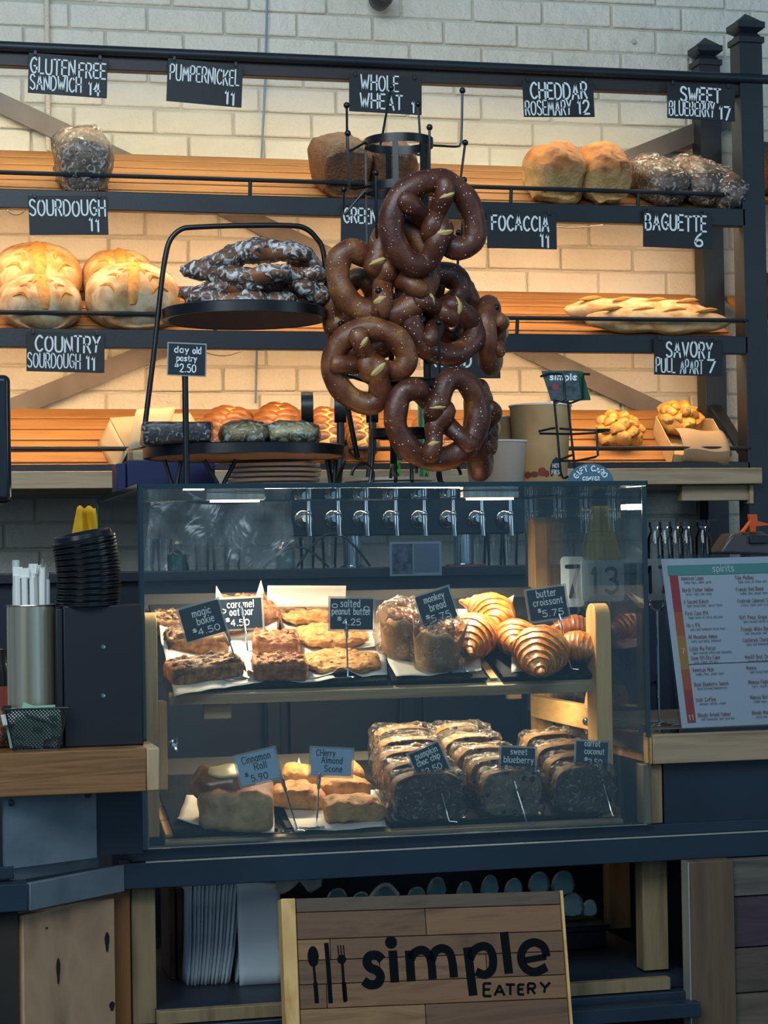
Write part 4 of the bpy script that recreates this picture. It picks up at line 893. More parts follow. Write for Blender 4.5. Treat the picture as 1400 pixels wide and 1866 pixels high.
m = M(); pts = [tpx(263, 785), tpx(281, 640), tpx(294, 520), tpx(302, 465), tpx(311, 436), tpx(330, 418), tpx(355, 414), tpx(440, 411), tpx(528, 411), tpx(556, 416), tpx(575, 432), tpx(590, 462), tpx(600, 560), tpx(622, 680), tpx(645, 800), tpx(652, 835)]
def smooth3(q, k=4):
    o = []
    for i in range(len(q)-1):
        p0 = q[max(i-1, 0)]; p1 = q[i]; p2 = q[i+1]; p3 = q[min(i+2, len(q)-1)]
        for j in range(k): s = j/k; o.append(.5*((2*p1)+(-p0+p2)*s+(2*p0-5*p1+4*p2-p3)*s*s+(-p0+3*p1-3*p2+p3)*s**3))
    return o+[q[-1]]
m.tube(smooth3(pts), .0052, 9); tp('loop_frame', m)
for (a, b, c, Y) in [((372, 838), (400, 876), (430, 838), YT-.12), ((300, 838), (316, 879), (330, 840), YT), ((596, 838), (604, 880), (612, 838), YT-.03), ((600, 838), (606, 875), (628, 838), YT+.1)]:
    A_ = tpx(*a, Y); B_ = tpx(*b, Y); C_ = tpx(*c, Y); B_.z = .004; m = M(); m.tube([A_, B_.lerp(A_, .12), B_+Vector((-.003, 0, 0)), B_+Vector((.006, 0, 0)), B_.lerp(C_, .12)+Vector((.004, 0, 0)), C_], .0040, 7); tp('leg', m)
# wrapped pastries heaped on the upper tray
STK = mat('wrapped_brown_pastry', [(.3, '6a3c26'), (.55, '96603f'), (.75, 'b9845a')], (20,20,20), rough=.4, bump=.4, bscale=40)
FILMS = glassy('crinkled_film', (1, 1, 1), fac=1.0, rough=.10, haze=.75, hcol=(.9, .89, .88), bump=1, bscale=130, hn=50, streak=.50, bdist=.006)
sp_ = [(400, 547, .30, .075, 8), (470, 545, .33, .085, 0), (545, 548, .36, .06, -12), (425, 525, .33, .075, -4), (500, 527, .36, .08, 8), (560, 532, .33, .04, 18), (388, 490, .36, .055, -10), (445, 500, .31, .085, 2), (540, 500, .33, .06, 6), (425, 468, .35, .07, -12), (490, 462, .33, .075, 0), (548, 472, .35, .05, 25)]
for k, (px, py, Y, hl, rt) in enumerate(sp_):
    c = P(px, py, Y); hl = hl*.98
    t = thing('wrapped_pastry', 'film wrapped brown pastry, '+['left', 'middle', 'right'][k % 3]+' of the '+['bottom', 'second', 'third', 'top'][k//3]+' layer heaped on the upper tray', 'pastry', c, Ry(D(rt)) @ Rz(D(7*((k*5) % 7-3))), 'wrapped pastries heaped on the upper tray')
    m = M(); m.tube([(hl*(2*u/14-1), .004*math.sin(u), .006*math.cos(u/14*5+k)) for u in np.linspace(0, 14, 44)], [.024*max(.15, math.sin(math.pi*(u+.6)/15.2))**.45 for u in np.linspace(0, 14, 44)], 26)
    m.v = [(x, y*1.3, z*.78) for x, y, z in m.v]; m.noise(.004, 22, k); link('pastry', m, STK, t, angle=2); link('wrap', film(m, 1.02, .005, k, .002), FILMS, t, angle=3)
# lower tray goods
q = P(323, 790, .27); t = thing('wrapped_brownie', 'dark square brownie in cling film at the left of the lower tray', 'pastry', (q.x, .27, ZT+zl+.008), Rz(D(-6)))
m = M(); m.blob((0, 0, .019), (.062, .05, .020), 32, 16, 9); m.noise(.0015, 40, 1); link('brownie', m, mat('brownie_dark', [(.3, '120e14'), (.7, '1f1820')], (20,20,20), rough=.4), t); link('wrap', film(m, 1.03, .003, 4), FILM, t, angle=3)
for k, (px, Y, w_, lb, a, b) in enumerate([(446, .27, .044, 'round film wrapped olive bun in the middle of the lower tray', '7a6c42', 'a0915e'), (530, .28, .052, 'larger film wrapped green topped bun at the right of the lower tray', '918860', 'c0b88a')]):
    q = P(px, 790, Y); t = thing('wrapped_bun', lb, 'pastry', (q.x, Y, ZT+zl+.008)); m = M(); m.blob((0, 0, .018), (w_, w_*.9, .024), 30, 16, 2.3); m.noise(.003, 30, k); link('bun', m, mat('olive_bun', [(.3, a), (.7, b)], (25,25,25), rough=.6, bump=.5, bscale=60), t); link('wrap', film(m, 1.05, .005, 6+k), FILM2, t, angle=3)
# day-old price sign on its own pole
q = P(340, 880, .16); t = thing('price_stand', 'black pole stand with small sign reading day old pastry 2.50', 'sign', (q.x, .16, ZT))
m = M(); m.lathe([(0, 0), (.042, 0), (.042, .002), (.03, .0035), (0, .004)], 32); link('base', m, WIRE, t)
z1 = P(340, 680, .16).z-ZT; m = M(); m.tube([(0, 0, .003), (0, 0, z1)], .0058, 10); link('pole', m, WIRE, t)
def card(t, Y, box, lines, rot=0, st=3, mt=CARD, ink=CHALK, border=None, org=None, rx=0, film_=True, rz=0):
    """small printed card; px box -> card parts parented to t whose origin is org"""
    x0, y0, x1, y1 = box; cx, cy = (x0+x1)/2, (y0+y1)/2; c = P(cx, cy, Y); k = (P(x1, cy, Y)-P(x0, cy, Y)).x/(x1-x0)
    W_, H_ = (x1-x0)*k, (y1-y0)*k; Mx = Matrix.Translation(c-Vector(org)) @ Matrix.Rotation(D(rz), 4, 'Z') @ Matrix.Rotation(D(rx), 4, 'X') @ Matrix.Rotation(D(rot), 4, 'Y')
    if border: m = M(); m.box(-W_/2-.0022, W_/2+.0022, .0002, .0012, -H_/2-.0022, H_/2+.0022, Mx); link('sleeve', m, border, t)
    m = M(); m.box(-W_/2, W_/2, -.0008, .0008, -H_/2, H_/2, Mx); link('card', m, mt, t)
    m = M()
    for s, a, b, bl, h in lines: text(m, s, (a-cx)*k, (b-cx)*k, (cy-bl)*k, h*k, st*k*.62, y=-.0014)
    m.xf(Mx); link('lettering', m, ink, t, flat=True); return Mx, k, W_, H_
SLEEVE = mat('card_sleeve', '9b9a94', rough=.3)
card(t, .154, (307, 627, 374, 683), [('day', 318, 343, 643, 11), ('old', 351, 366, 644, 12), ('pastry', 322, 358, 658, 10), ('$', 319, 325, 671, 8), ('2.50', 328, 357, 678, 14)], 2, st=3, border=SLEEVE, org=(q.x, .16, ZT))
# plates, napkins and cups behind
for k in range(6):
    q = P(500, 876-6.9*k, .62); m = M(); z = ZT+.0*k+k*.0082-.0
    m = M(); m.lathe([(0, .0), (.055, 0), (.060, .001), (.091, .0025), (.0925, .0030), (.0925, .0078), (.091, .0086), (.060, .005), (0, .003)], 40); 
    solo('side_plate', ['bottom', 'second', 'third', 'fourth', 'fifth', 'topmost'][k]+' white plate in the tall stack under the two tier stand', 'plate', m, WHITE, (P(500, 860, .50).x+.002*math.sin(k*2), .50, ZT+k*.0098), group='white plates stacked under the two tier stand')
for k in range(3):
    m = M(); m.lathe([(0, .0), (.055, 0), (.060, .001), (.091, .0025), (.0925, .0030), (.0925, .0078), (.091, .0086), (.060, .005), (0, .003)], 40)
    solo('side_plate', ['bottom', 'middle', 'topmost'][k]+' white plate in the low stack behind the foot of the pretzel tree', 'plate', m, WHITE, (P(710, 870, .50).x, .50, ZT+k*.0098), group='white plates stacked behind the pretzel tree')
q = P(303, 884, .64); t = thing('blue_box', 'dark blue cardboard box lying behind the two tier stand', 'box', (q.x, .64, ZT)); BB = mat('blue_card', '14204e', rough=.5)
m = M(); x0, x1 = P(232, 860, .60).x-q.x, P(392, 860, .60).x-q.x; m.box(x0, x1, -.04, .06, 0, P(300, 838, .60).z-ZT); link('carton', m, BB, t, bev=.002)
m = M(); m.box(x0-.02, x0-.001, -.03, .06, .001, P(300, 840, .6).z-ZT-.004); link('end_flap', m, BB, t, bev=.002)
# cups and tubs
CUPK = mat('kraft_cup', [(.3, 'b08d5e'), (.7, 'c4a172')], (20,20,20), rough=.6)
def cup(name, label, px, Y, w0, w1, h, mt, z0=ZT, rim=WHITE, cat='cup', group=None, n=40):
    q = P(px, 860, Y); t = thing(name, label, cat, (q.x, Y, z0), None, group); m = M(); m.lathe([(0, 0), (w0, 0), (w1, h), (w1-.002, h), (w0-.002, .003), (0, .003)], n, close=False); link('wall', m, mt, t)
    m = M(); m.tube([(w1*math.cos(a), w1*math.sin(a), h) for a in [2*math.pi*j/n for j in range(n)]], .0022, 6, closed=True); link('rim', m, rim, t); return t
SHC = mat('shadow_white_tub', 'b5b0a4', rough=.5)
hC = P(985, 740, .50).z-ZT
t = cup('paper_soup_tub', 'large kraft paper tub printed with red peppers behind the card stand', 987, .50, .050, .0635, hC, CUPK, cat='tub')
def oncup(m, t_pts, y_=None): pass
def cyl_patch(name, mt, poly, w0, w1, h, par, off=.0006):
    """flat outline (arc length x, height z) wrapped on the tub, x=0 facing front"""
    m = M(); v = []
    for x, z in poly: r_ = w0+(w1-w0)*z/h+off; a = x/r_-math.pi/2-.10; v.append((r_*math.cos(a), r_*math.sin(a), z))
    c = (sum(p[0] for p in poly)/len(poly), sum(p[1] for p in poly)/len(poly)); r_ = w0+(w1-w0)*c[1]/h+off+.0004; a = c[0]/r_-math.pi/2-.10; v.append((r_*math.cos(a), r_*math.sin(a), c[1])); n = len(poly)
    m.add(v, [(i, (i+1) % n, n) for i in range(n)]); return link(name, m, mt, par)
def ell(cx_, cz_, a_, b_, n=16): return [(cx_+a_*math.cos(2*math.pi*i/n), cz_+b_*math.sin(2*math.pi*i/n)) for i in range(n)]
REDP = mat('printed_red', '8e3a2c', rough=.6); DKP = mat('printed_dark', '26323a', rough=.6); BRP = mat('printed_brown', '6b4a2e', rough=.6)
for (x, z, a_, b_, mt_) in [(-.041, .032, .008, .007, REDP), (-.026, .033, .009, .006, BRP), (-.010, .038, .0085, .009, REDP), (-.001, .034, .006, .007, REDP)]: cyl_patch('printed_pepper', mt_, ell(x, z, a_, b_), .050, .0635, hC, t)
cyl_patch('printed_pot', DKP, [(.008, .028), (.032, .028), (.035, .045), (.031, .062), (.020, .068), (.011, .060), (.006, .045)], .050, .0635, hC, t)
def cyl_text(s, x0, x1, z, h, st, par, w0, w1, H_):
    mm = M(); text(mm, s, x0, x1, z, h, st, y=0); out = []
    for x, y, z_ in mm.v: r_ = w0+(w1-w0)*z_/H_+.0013; a = x/r_-math.pi/2-.10; out.append((r_*math.cos(a), r_*math.sin(a), z_))
    mm.v = out; link('printed_lettering', mm, CHALK, par, flat=True)
cyl_text('HOT', .012, .028, .046, .008, .0014, t, .050, .0635, hC); cyl_text('FRESH', .010, .032, .033, .008, .0014, t, .050, .0635, hC)
cup('paper_bowl', 'kraft bowl stack nearest the pretzels behind the large tub', 905, .60, .050, .062, P(905, 763, .60).z-ZT, CUPK, cat='bowl')
cup('paper_bowl', 'white paper bowl low in front of the kraft bowls', 905, .50, .054, .066, P(905, 806, .50).z-ZT, SHC, cat='bowl')
# gift card stand
q0 = P(1030, 876, .12); t = thing('gift_card_stand', 'small black wire stand holding gift cards at the right of the case top', 'card stand', (q0.x, .12, ZT))
o = Vector((q0.x, .12, ZT)); g_ = lambda px, py, dy=0: P(px, py, .12+dy)-o
def gw(pts, nm='wire'): m = M(); m.tube([g_(*p) for p in pts], .0022, 7); link(nm, m, WIRE, t)
gw([(1010, 728), (1017, 800), (1022, 860), (1026, 871), (1031, 871.0), (1036, 868)]); gw([(1035, 730), (1042, 800), (1047, 845), (1048, 868)])
gw([(986, 686), (1000, 681), (1024, 681), (1028, 690), (1030, 727), (1012, 735)]); gw([(1075, 682), (1064, 682), (1062, 690), (1063, 726), (1040, 735), (1012, 730)])
gw([(1075, 682, .03), (1000, 679, .03), (986, 686, .0)])
gw([(1047, 791), (984, 790), (982, 786), (1004, 781), (1012, 780)]); gw([(1020, 781, .02), (1046, 783, .02), (1110, 785, 0), (1112, 783), (1088, 783), (1088, 792), (1090, 830), (1084, 833), (1050, 840), (1020, 840), (1020, 838), (1046, 828)])
gw([(1047, 791), (1083, 789), (1110, 784)])
CG = mat('gift_card_grey', [(.35, '2e3a40'), (.55, '4a565a'), (.75, '3a3530')], (60,60,60), rough=.35); CGR = mat('gift_card_green', '1f5a38', rough=.35)
def slab(name, label, quad, Y, mt, th_=.0012):
    v = [P(x, y, Y) for x, y in quad]; c = v[0]; m = M(); m.add([p-c for p in v]+[p-c+Vector((0, th_, 0)) for p in v], [(0,1,2,3),(7,6,5,4),(0,4,5,1),(1,5,6,2),(2,6,7,3),(3,7,4,0)])
    return solo(name, label, 'gift card', m, mt, c), c
gc2, _ = slab('gift_card', 'green gift card behind the dark one in the wire stand', [(1020, 731), (1077, 729), (1062, 676), (1010, 677)], .128, CGR)
gc, c = slab('gift_card', 'dark gift card with white lettering at the front of the wire stand', [(1005, 731), (1060, 729), (1053, 675), (987, 676)], .1205, CG)
k = 1/1010; m = M(); text(m, 'simple', P(1003, 690, .1195).x-c.x, P(1051, 690, .1195).x-c.x, P(1000, 692, .12).z-c.z, .011, .0026, y=-.0008); link('lettering', m, CHALK, gc, flat=True)
m = M(); m.blob((P(1013, 706, .12).x-c.x, -.0004, P(1013, 706, .12).z-c.z), (.007, .0003, .006), 12, 6); link('printed_food', m, REDP, gc)
q = P(1077, 872, .07); t = thing('gift_card_sign', 'blue grey half round sign reading GIFT CARD CENTER on the case edge', 'sign', (q.x, .07, ZT))
rS = .0445; m = M(); m.prism([(rS*math.cos(a), -.002+rS*.80*math.sin(a)) for a in [math.pi*j/24 for j in range(25)]], 0, .0025); m.shift(0, 0, .002); link('plaque', m, mat('slate_blue_sign', '4b6b80', rough=.4), t)
m = M()
for s, a0, a1 in (('GIFT', 152, 108), ('CARD', 82, 32)):
    n = len(s)
    for j, ch in enumerate(s):
        a = D(a0+(a1-a0)*j/(n-1)); mm = M(); text(mm, ch, -.0032, .0032, -.0045, .0095, .0022, y=0); mm.xf(Matrix.Rotation(math.pi/2-a, 4, 'Y') @ Matrix.Identity(4)); mm.shift(rS*.72*math.cos(a), -.0008, rS*.80*.74*math.sin(a)); m.v and None; n0 = len(m.v); m.add(mm.v, mm.f)
mm = M(); text(mm, 'CENTER', -.016, .016, .0045, .0062, .0018, y=-.0008); m.add(mm.v, mm.f); link('lettering', m, CHALK, t, flat=True)
# black appliance at the far left edge
q = P(0, 860, .30); t = thing('till_screen', 'black rounded edge of an appliance cut by the left edge of the view', 'appliance', (q.x, .30, 1.50))
m = M(); xb = P(20, 760, .30).x-q.x; m.box(-.16, xb, 0, .09, 0, P(0, 682, .30).z-1.50); link('housing', m, mat('appliance_black', '14191f', rough=.25, coat=.5), t, bev=.012, bseg=4)
m = M(); m.box(-.09, -.05, .02, .06, -.417, 0); link('support', m, BLACK, t)
# ================================================================ pastries in the case
BARM = mat('oat_bar', [(.3, '6e4228'), (.5, '95613a'), (.72, 'b57f50')], (70,70,70), rough=.7, bump=.8, bscale=160, bdist=.004)
BART = mat('oat_bar_top', [(.3, '5c3220'), (.48, '8e5430'), (.6, 'b5794a'), (.75, 'd5a878')], (80,80,80), rough=.5, bump=.9, bscale=150, bdist=.005)
MAGB = mat('magic_bar', [(.3, '4b3020'), (.5, '8a6038'), (.72, 'b98c58')], (70,70,70), rough=.7, bump=.8, bscale=160, bdist=.004)
MAGT = mat('magic_bar_top', [(.3, '24140f'), (.45, '3c231a'), (.6, '6d4932'), (.75, 'c09a6e')], (75,75,75), rough=.45, bump=.9, bscale=140, bdist=.005)
COOK = mat('peanut_cookie', [(.3, '9c5f28'), (.48, 'c08440'), (.62, 'd29c58'), (.78, 'ecc88c')], (85,85,85), rough=.65, bump=.9, bscale=150, bdist=.005)
def bar(name, label, px, py, w_, l, h, rz, mb, mtp, seed, group, tilt=0):
    c = onU(px, py, .014); t = thing(name, label, 'pastry', c, rotU(rz) @ Rx(D(tilt)), group)
    m = M(); m.blob((0, l/2, h*.45), (w_/2, l/2, h*.5), 30, 16, 7); m.noise(.0025, 60, seed); link('base', m, mb, t)
    m = M(); rd = random.Random(seed)
    m.grid(lambda u, v: Vector(((u-.5)*w_*1.0, l*v, h*.90+.008*noise.noise(Vector((u*7+seed, v*7, 0)))+.004*noise.noise(Vector((u*19+seed, v*19, 0)))-.012*max(0, abs(u-.5)*2-.86)*7-.012*max(0, abs(v-.5)*2-.86)*7+.002)), 34, 26)
    link('topping', m, mtp, t)
    for k in range(7):
        m = M(); s_ = rd.uniform(.003, .006); m.blob((rd.uniform(-.4, .4)*w_, rd.uniform(.05, .9)*l, h*.93+.002), (s_*1.3, s_, s_*.8), 10, 6); m.noise(.001, 90, k); link('nut', m, mb if k % 2 else COOK, t)
    return t
gm = 'magic layer bars on the upper deck'; gc_ = 'caramel oat bars on the upper deck'
bar('layer_bar', 'dark topped coconut bar at the front left corner of the upper deck', 382, 1243, .142, .055, .034, 14, MAGB, MAGT, 1, gm)
bar('layer_bar', 'dark topped coconut bar lying on paper directly under the magic bakie sign', 362, 1197, .115, .06, .042, 2, MAGB, MAGT, 4, gm)
bar('layer_bar', 'paler nutty end of a coconut bar at the far left back of the upper deck', 316, 1160, .075, .06, .034, 0, MAGB, MART if 0 else MAGT, 9, gm)
bar('oat_bar', 'caramel oat bar at the very front between the coconut bars and cookies', 512, 1243, .10, .055, .038, -4, BARM, BART, 2, gc_)
bar('oat_bar', 'caramel oat bar leaning behind the front oat bar', 503, 1200, .088, .06, .036, -8, BARM, BART, 5, gc_)
bar('oat_bar', 'tall caramel oat bar behind its price sign', 462, 1158, .11, .10, .05, 6, BARM, BART, 7, gc_)
def cookie(label, px, py, a, b, seed, h=.012):
    t = thing('oval_cookie', label, 'cookie', onU(px, py, .014), rotU(0), 'salted peanut butter cookies'); m = M()
    m.blob((0, 0, h), (a, b, h), 90, 40, 2.5, lambda d: 1+.05*noise.noise(Vector(d)*3+Vector((seed, 0, 0)))); m.noise(.0040, 50, seed, .003, 140); link('cookie', m, COOK, t)
    rd = random.Random(seed)
    for k in range(16):
        an = rd.uniform(0, 6.28); q = rd.uniform(0, .75); s_ = rd.uniform(.0025, .0045); m = M(); m.blob((a*q*math.cos(an), b*q*math.sin(an), h*2-.004*q), (s_*1.4, s_, s_), 8, 5); link('peanut', m, mat('peanut', 'dfb678', rough=.6) if 'PNT' not in globals() else PNT, t)
PNT = mat('peanut', 'dfb678', rough=.6)
cookie('oval peanut butter cookie at the front, closest to the glass', 622, 1216, .071, .045, 1)
cookie('oval peanut butter cookie behind the front one under the price sign', 604, 1170, .068, .05, 4, .014)
cookie('oval peanut butter cookie at the back under the white paper sheet', 560, 1127, .062, .05, 7, .014)
# papers
sheet('parchment_sheet', 'white paper under the front coconut bar with a drooping corner', [(318, 1268), (480, 1243), (470, 1185), (296, 1190)], .013, 'U', [(0, 0, .25, -.004), (0, 1, .6, .025)], seed=1)
sheet('parchment_sheet', 'white paper wedged between the two coconut bars', [(300, 1195), (500, 1192), (505, 1150), (290, 1160)], .014, 'U', [(1, 1, .5, .03), (0, 1, .4, .02)], seed=2)
sheet('parchment_sheet', 'white paper strip under the front oat bar', [(452, 1240), (610, 1246), (580, 1170), (440, 1175)], .013, 'U', [(0, 0, .3, .02), (1, 0, .3, .008)], seed=3, amp=.005)
sheet('parchment_sheet', 'white paper under the front oval cookie with a raised corner', [(560, 1240), (706, 1232), (700, 1150), (540, 1160)], .013, 'U', [(.4, 0, .28, .022), (1, 1, .5, .02)], seed=4, amp=.005)
sheet('parchment_sheet', 'white paper under the rear oval cookies', [(520, 1170), (690, 1190), (680, 1110), (505, 1115)], .013, 'U', [(0, 1, .4, .04), (1, 0, .4, .015)], seed=5)
sheet('parchment_sheet', 'white paper under the front monkey bread', [(722, 1238), (878, 1222), (870, 1160), (690, 1170)], .013, 'U', [(0, 0, .3, .006), (1, .5, .3, .01)], seed=6)
sheet('parchment_sheet', 'white paper under the left hand croissant', [(806, 1200), (905, 1180), (935, 1110), (800, 1110)], .014, 'U', [(1, 0, .6, .045), (1, 1, .5, .03)], seed=7)
sheet('parchment_sheet', 'white paper under the front croissant, raised at right', [(932, 1226), (1086, 1215), (1078, 1160), (930, 1150)], .013, 'U', [(1, 0, .6, .05), (1, 1, .5, .035), (0, .3, .3, .02)], seed=8)
c = P(488, 1106, .36); m = M(); e = P(632, 1106, .36)-c; tp_ = P(488, 1067, .37)-c
m.grid(lambda u, v: e*u+tp_*v+Vector((0, .012*math.sin(u*3)+.006*math.sin(v*3), 0)), 14, 6); solo('parchment_sheet', 'white paper sheet standing upright at the back of the upper deck', 'paper', m, PAPER, c, solid=.0005)
for (px, py, lb) in ((475, 1082, 'small white paper tip poking up behind the tall oat bar'), (404, 1092, 'white paper corner raised left of the caramel price sign')):
    c = P(px, py, .36); m = M(); m.add([(-.012, 0, -.012), (.012, .004, -.012), (.001 if px > 450 else -.010, 0, .026)], [(0, 1, 2)]); m.add([(-.012, .006, -.012), (.012, .010, -.012)], []); solo('parchment_corner', lb, 'paper', m, PAPER, c, solid=.0005)
# monkey bread
MKC = topmat('baking_paper_brown', ('c4935f', 'd6a873'), ('d2a878', 'e4c496'), nscale=60, bump=.5, bscale=120)
MKT = mat('glazed_crumb', [(.3, '6e3f22'), (.5, 'a36a3c'), (.7, 'd1a273')], (60,60,60), rough=.25, bump=.6, bscale=90, coat=.6)
def monkey(label, px, py, w_, h, seed, N_=UN):
    t = thing('monkey_bread', label, 'pastry', onU(px, py, .014), rotU(seed*40), 'paper wrapped monkey breads'); n = 48; m = M(); v = []; rd = random.Random(seed)
    for i in range(9):
        u = i/8; z = h*u
        for k in range(n):
            a = 2*math.pi*k/n; f = max(0, u-.6)/.4; r_ = w_*(.36+.12*u)*(1+.02*math.sin(9*a+seed)*(.3+u))+f*w_*.10*noise.noise(Vector((math.cos(a)*2.2+seed, math.sin(a)*2.2, u)))
            v.append((r_*math.cos(a), r_*math.sin(a), z+f*h*.42*noise.noise(Vector((math.cos(a)*1.7+seed*3, math.sin(a)*1.7, 0)))+f*h*.14*abs(math.sin(2*a+seed))))
    m.add(v, [(i*n+k, i*n+(k+1) % n, (i+1)*n+(k+1) % n, (i+1)*n+k) for i in range(8) for k in range(n)]+[tuple(range(n))[::-1]]); link('paper_cup', m, MKC, t, solid=.0006)
    m = M(); m.blob((0, 0, h*.45), (w_*.38, w_*.38, h*.40), 20, 12, 2.6)
    for k in range(11): a = k*2.4; r_ = w_*.30*math.sqrt(k/11); s_ = w_*rd.uniform(.09, .14); m.blob((r_*math.cos(a), r_*math.sin(a), h*.83+w_*.10*(1-k/11)), (s_, s_, s_*.8), 12, 8)
    m.noise(.003, 50, seed); link('bread', m, MKT, t)
    m = M(); m.blob((0, 0, h*.55), (w_*.5, w_*.5, h*.66), 36, 22, 2.8); m.noise(.007, 26, seed, .004, 80); link('film', m, FILM, t, angle=3)
    return t
monkey('monkey bread in tall ragged brown paper, rear one of the pair', 730, 1190, .096, .088, 1)
monkey('monkey bread in film and paper, front one of the pair', 795, 1212, .108, .082, 2)
# croissants
CRO = mat('croissant_crust', [(.28, '8a4512'), (.45, 'b86a22'), (.6, 'd08c3c'), (.78, 'e0b070')], (90, 45, 45), rough=.36, bump=.6, bscale=80, coat=.35, dist=1.5, bdist=.004)
CROR = mat('croissant_red', [(.3, '74381a'), (.7, 'a0602e')], (40,40,40), rough=.35, bump=.5, bscale=80, coat=.3)
def croissant(label, px, py, L_, R_, bend, rot, seed, mt=CRO, h=None, on=onU, ridges=5, lift=0, group='butter croissants'):
    c = on(px, py, .014+R_*.80+lift); t = thing('croissant', label, 'croissant', c, rot, group); m = M(); pts = []; rr = []; q = L_/2/max(bend, .01)
    def at_(u): a = u*bend; return (q*math.sin(a), q*(math.cos(a)-1), 0)
    def env(u): return max(.10, (1-u**1.25))**.85
    half = []
    for k in range(ridges+1):        # each wrapped layer flares toward the tip and ends in a lip
        ua, ub = k/(ridges+.6), (k+1)/(ridges+.6)
        for j in range(5):
            w = j/4; u = ua+(ub-ua)*w*.985; half.append((u, R_*1.08*(env(ua)*(1-w)+env(ub)*w)*(1-.04*w)+R_*.085*w**2*(1 if k < ridges else -.9)))
    for u, r_ in reversed(half): pts.append(at_(-u-.0005)); rr.append(r_)
    for u, r_ in half: pts.append(at_(u+.0005)); rr.append(r_)
    m.tube(pts, rr, 26); m.v = [(x, y, z*.86) for x, y, z in m.v]; m.noise(.0022, 35, seed, .0012, 110); link('pastry', m, mt, t, angle=.55)
    return t
croissant('croissant lying sideways between the monkey bread and its paper', 862, 1158, .18, .046, .8, rotU(48), 1)
croissant('croissant standing at the back centre, topmost on the upper deck', 896, 1118, .16, .044, .9, rotU(-84), 2, lift=.008)
croissant('croissant behind the front one, its dark tip pointing left', 940, 1162, .14, .038, .9, rotU(60), 3)
croissant('large croissant at the front, end pointing at the glass', 986, 1186, .205, .050, .4, rotU(62), 4, ridges=6)
croissant('pale croissant at the right end on raised paper', 1054, 1178, .12, .032, .6, rotU(-24), 5, lift=.012)
croissant('reddish brown croissant at the back right near the rounded post', 1050, 1144, .11, .027, .5, rotU(-8), 6, mt=CROR, lift=.012)
# ---------------------------------------------------------------- lower deck
CINB = topmat('bun_pale', ('a07a48', 'cfac78'), ('7c4018', 'a8642f'), lo=.3, hi=.95, vary=.5, nscale=50, bump=.4, bscale=110)
CINC = mat('bun_glazed', [(.3, '6d3a14'), (.6, '8f5822'), (.8, 'a87032')], (40,40,40), rough=.28, coat=.5, bump=.3, bscale=80)
t = thing('cinnamon_roll', 'big glazed cinnamon roll with pale icing at the left of the lower deck', 'pastry', onL(426, 1500, .014), rotL(-10))
m = M(); m.blob((.004, 0, .036), (.067, .048, .040), 36, 22, 5); m.noise(.007, 22, 1, .0025, 80); link('bun', m, CINB, t)
m = M(); m.blob((-.020, .012, .068), (.056, .044, .028), 34, 20, 3); m.noise(.007, 26, 3, .002, 80); link('glazed_crust', m, CINC, t)
m = M(); m.blob((-.014, .004, .094), (.036, .030, .0075), 30, 14, 2.4); m.noise(.004, 40, 5); link('icing', m, mat('cream_icing', 'd9c68e', rough=.3, sss=.2), t)
SCO = topmat('scone_crust', ('a87c40', 'cca45e'), ('9c5c1e', 'c8883a'), lo=-.1, hi=.7, vary=.9, nscale=60, bump=.9, bscale=130, specks=('a33a28', 45, .25, .2), bdist=.004)
def scone(label, px, py, w_, l, h, rz, seed):
    m = M(); m.blob((0, 0, h*.5), (w_/2, l/2, h/2), 80, 44, 3.6); m.v = [(x*(1.0-.22*(y/l+.5)), y, z*(1-.35*max(0, x/w_))) for x, y, z in m.v]; m.noise(.007, 26, seed, .004, 80)
    solo('scone', label, 'scone', m, SCO, onL(px, py, .013), rotL(rz), group='cherry almond scones')
scone('scone at the front right of the scone tray nearest the glass', 643, 1492, .125, .06, .044, 4, 1)
scone('scone directly behind the front right one', 628, 1452, .10, .06, .042, -4, 2)
scone('cherry speckled scone left of the scone price clip', 540, 1468, .115, .07, .040, -6, 3)
scone('scone at the back between the two handwritten cards', 560, 1430, .115, .06, .038, 3, 4)
scone('scone at the back right beside the wrapped slices', 622, 1424, .09, .06, .040, 3, 5)
sheet('parchment_sheet', 'white paper under the cinnamon roll with a folded front corner', [(322, 1500), (500, 1520), (500, 1455), (340, 1450)], .013, 'L', [(.5, 0, .22, .018), (0, 0, .3, .008)], seed=11)
sheet('parchment_sheet', 'white paper under the scones', [(538, 1518), (704, 1508), (690, 1440), (505, 1450)], .013, 'L', [(0, 1, .4, .02)], seed=12)
for (px, py) in ((546, 1402),):
    c = P(px, py, .33); m = M(); m.add([(-.010, 0, -.014), (.010, .004, -.014), (-.001, 0, .022)], [(0, 1, 2)]); solo('parchment_corner', 'white paper tip poking up between the two handwritten cards', 'paper', m, PAPER, c, solid=.0005)
PUM = mat('pumpkin_slice', [(.3, '3a2418'), (.6, '5a3a24'), (.8, '6f4a2e')], (60,60,60), rough=.7, bump=.5, bscale=150)
BLU = mat('blueberry_slice', [(.3, '6d5a40'), (.6, '8f7a58'), (.8, '9d8a66')], (60,60,60), rough=.7, bump=.5, bscale=150); addspeck(BLU, '1d1a26', 60, .33, .4)
CAR = mat('carrot_slice', [(.3, '37261e'), (.6, '5a4234'), (.8, '755846')], (60,60,60), rough=.7, bump=.5, bscale=150)
SCR = mat('slice_crust', [(.3, '52361a'), (.7, '86602e')], (40,40,40), rough=.6, bump=.4, bscale=90)
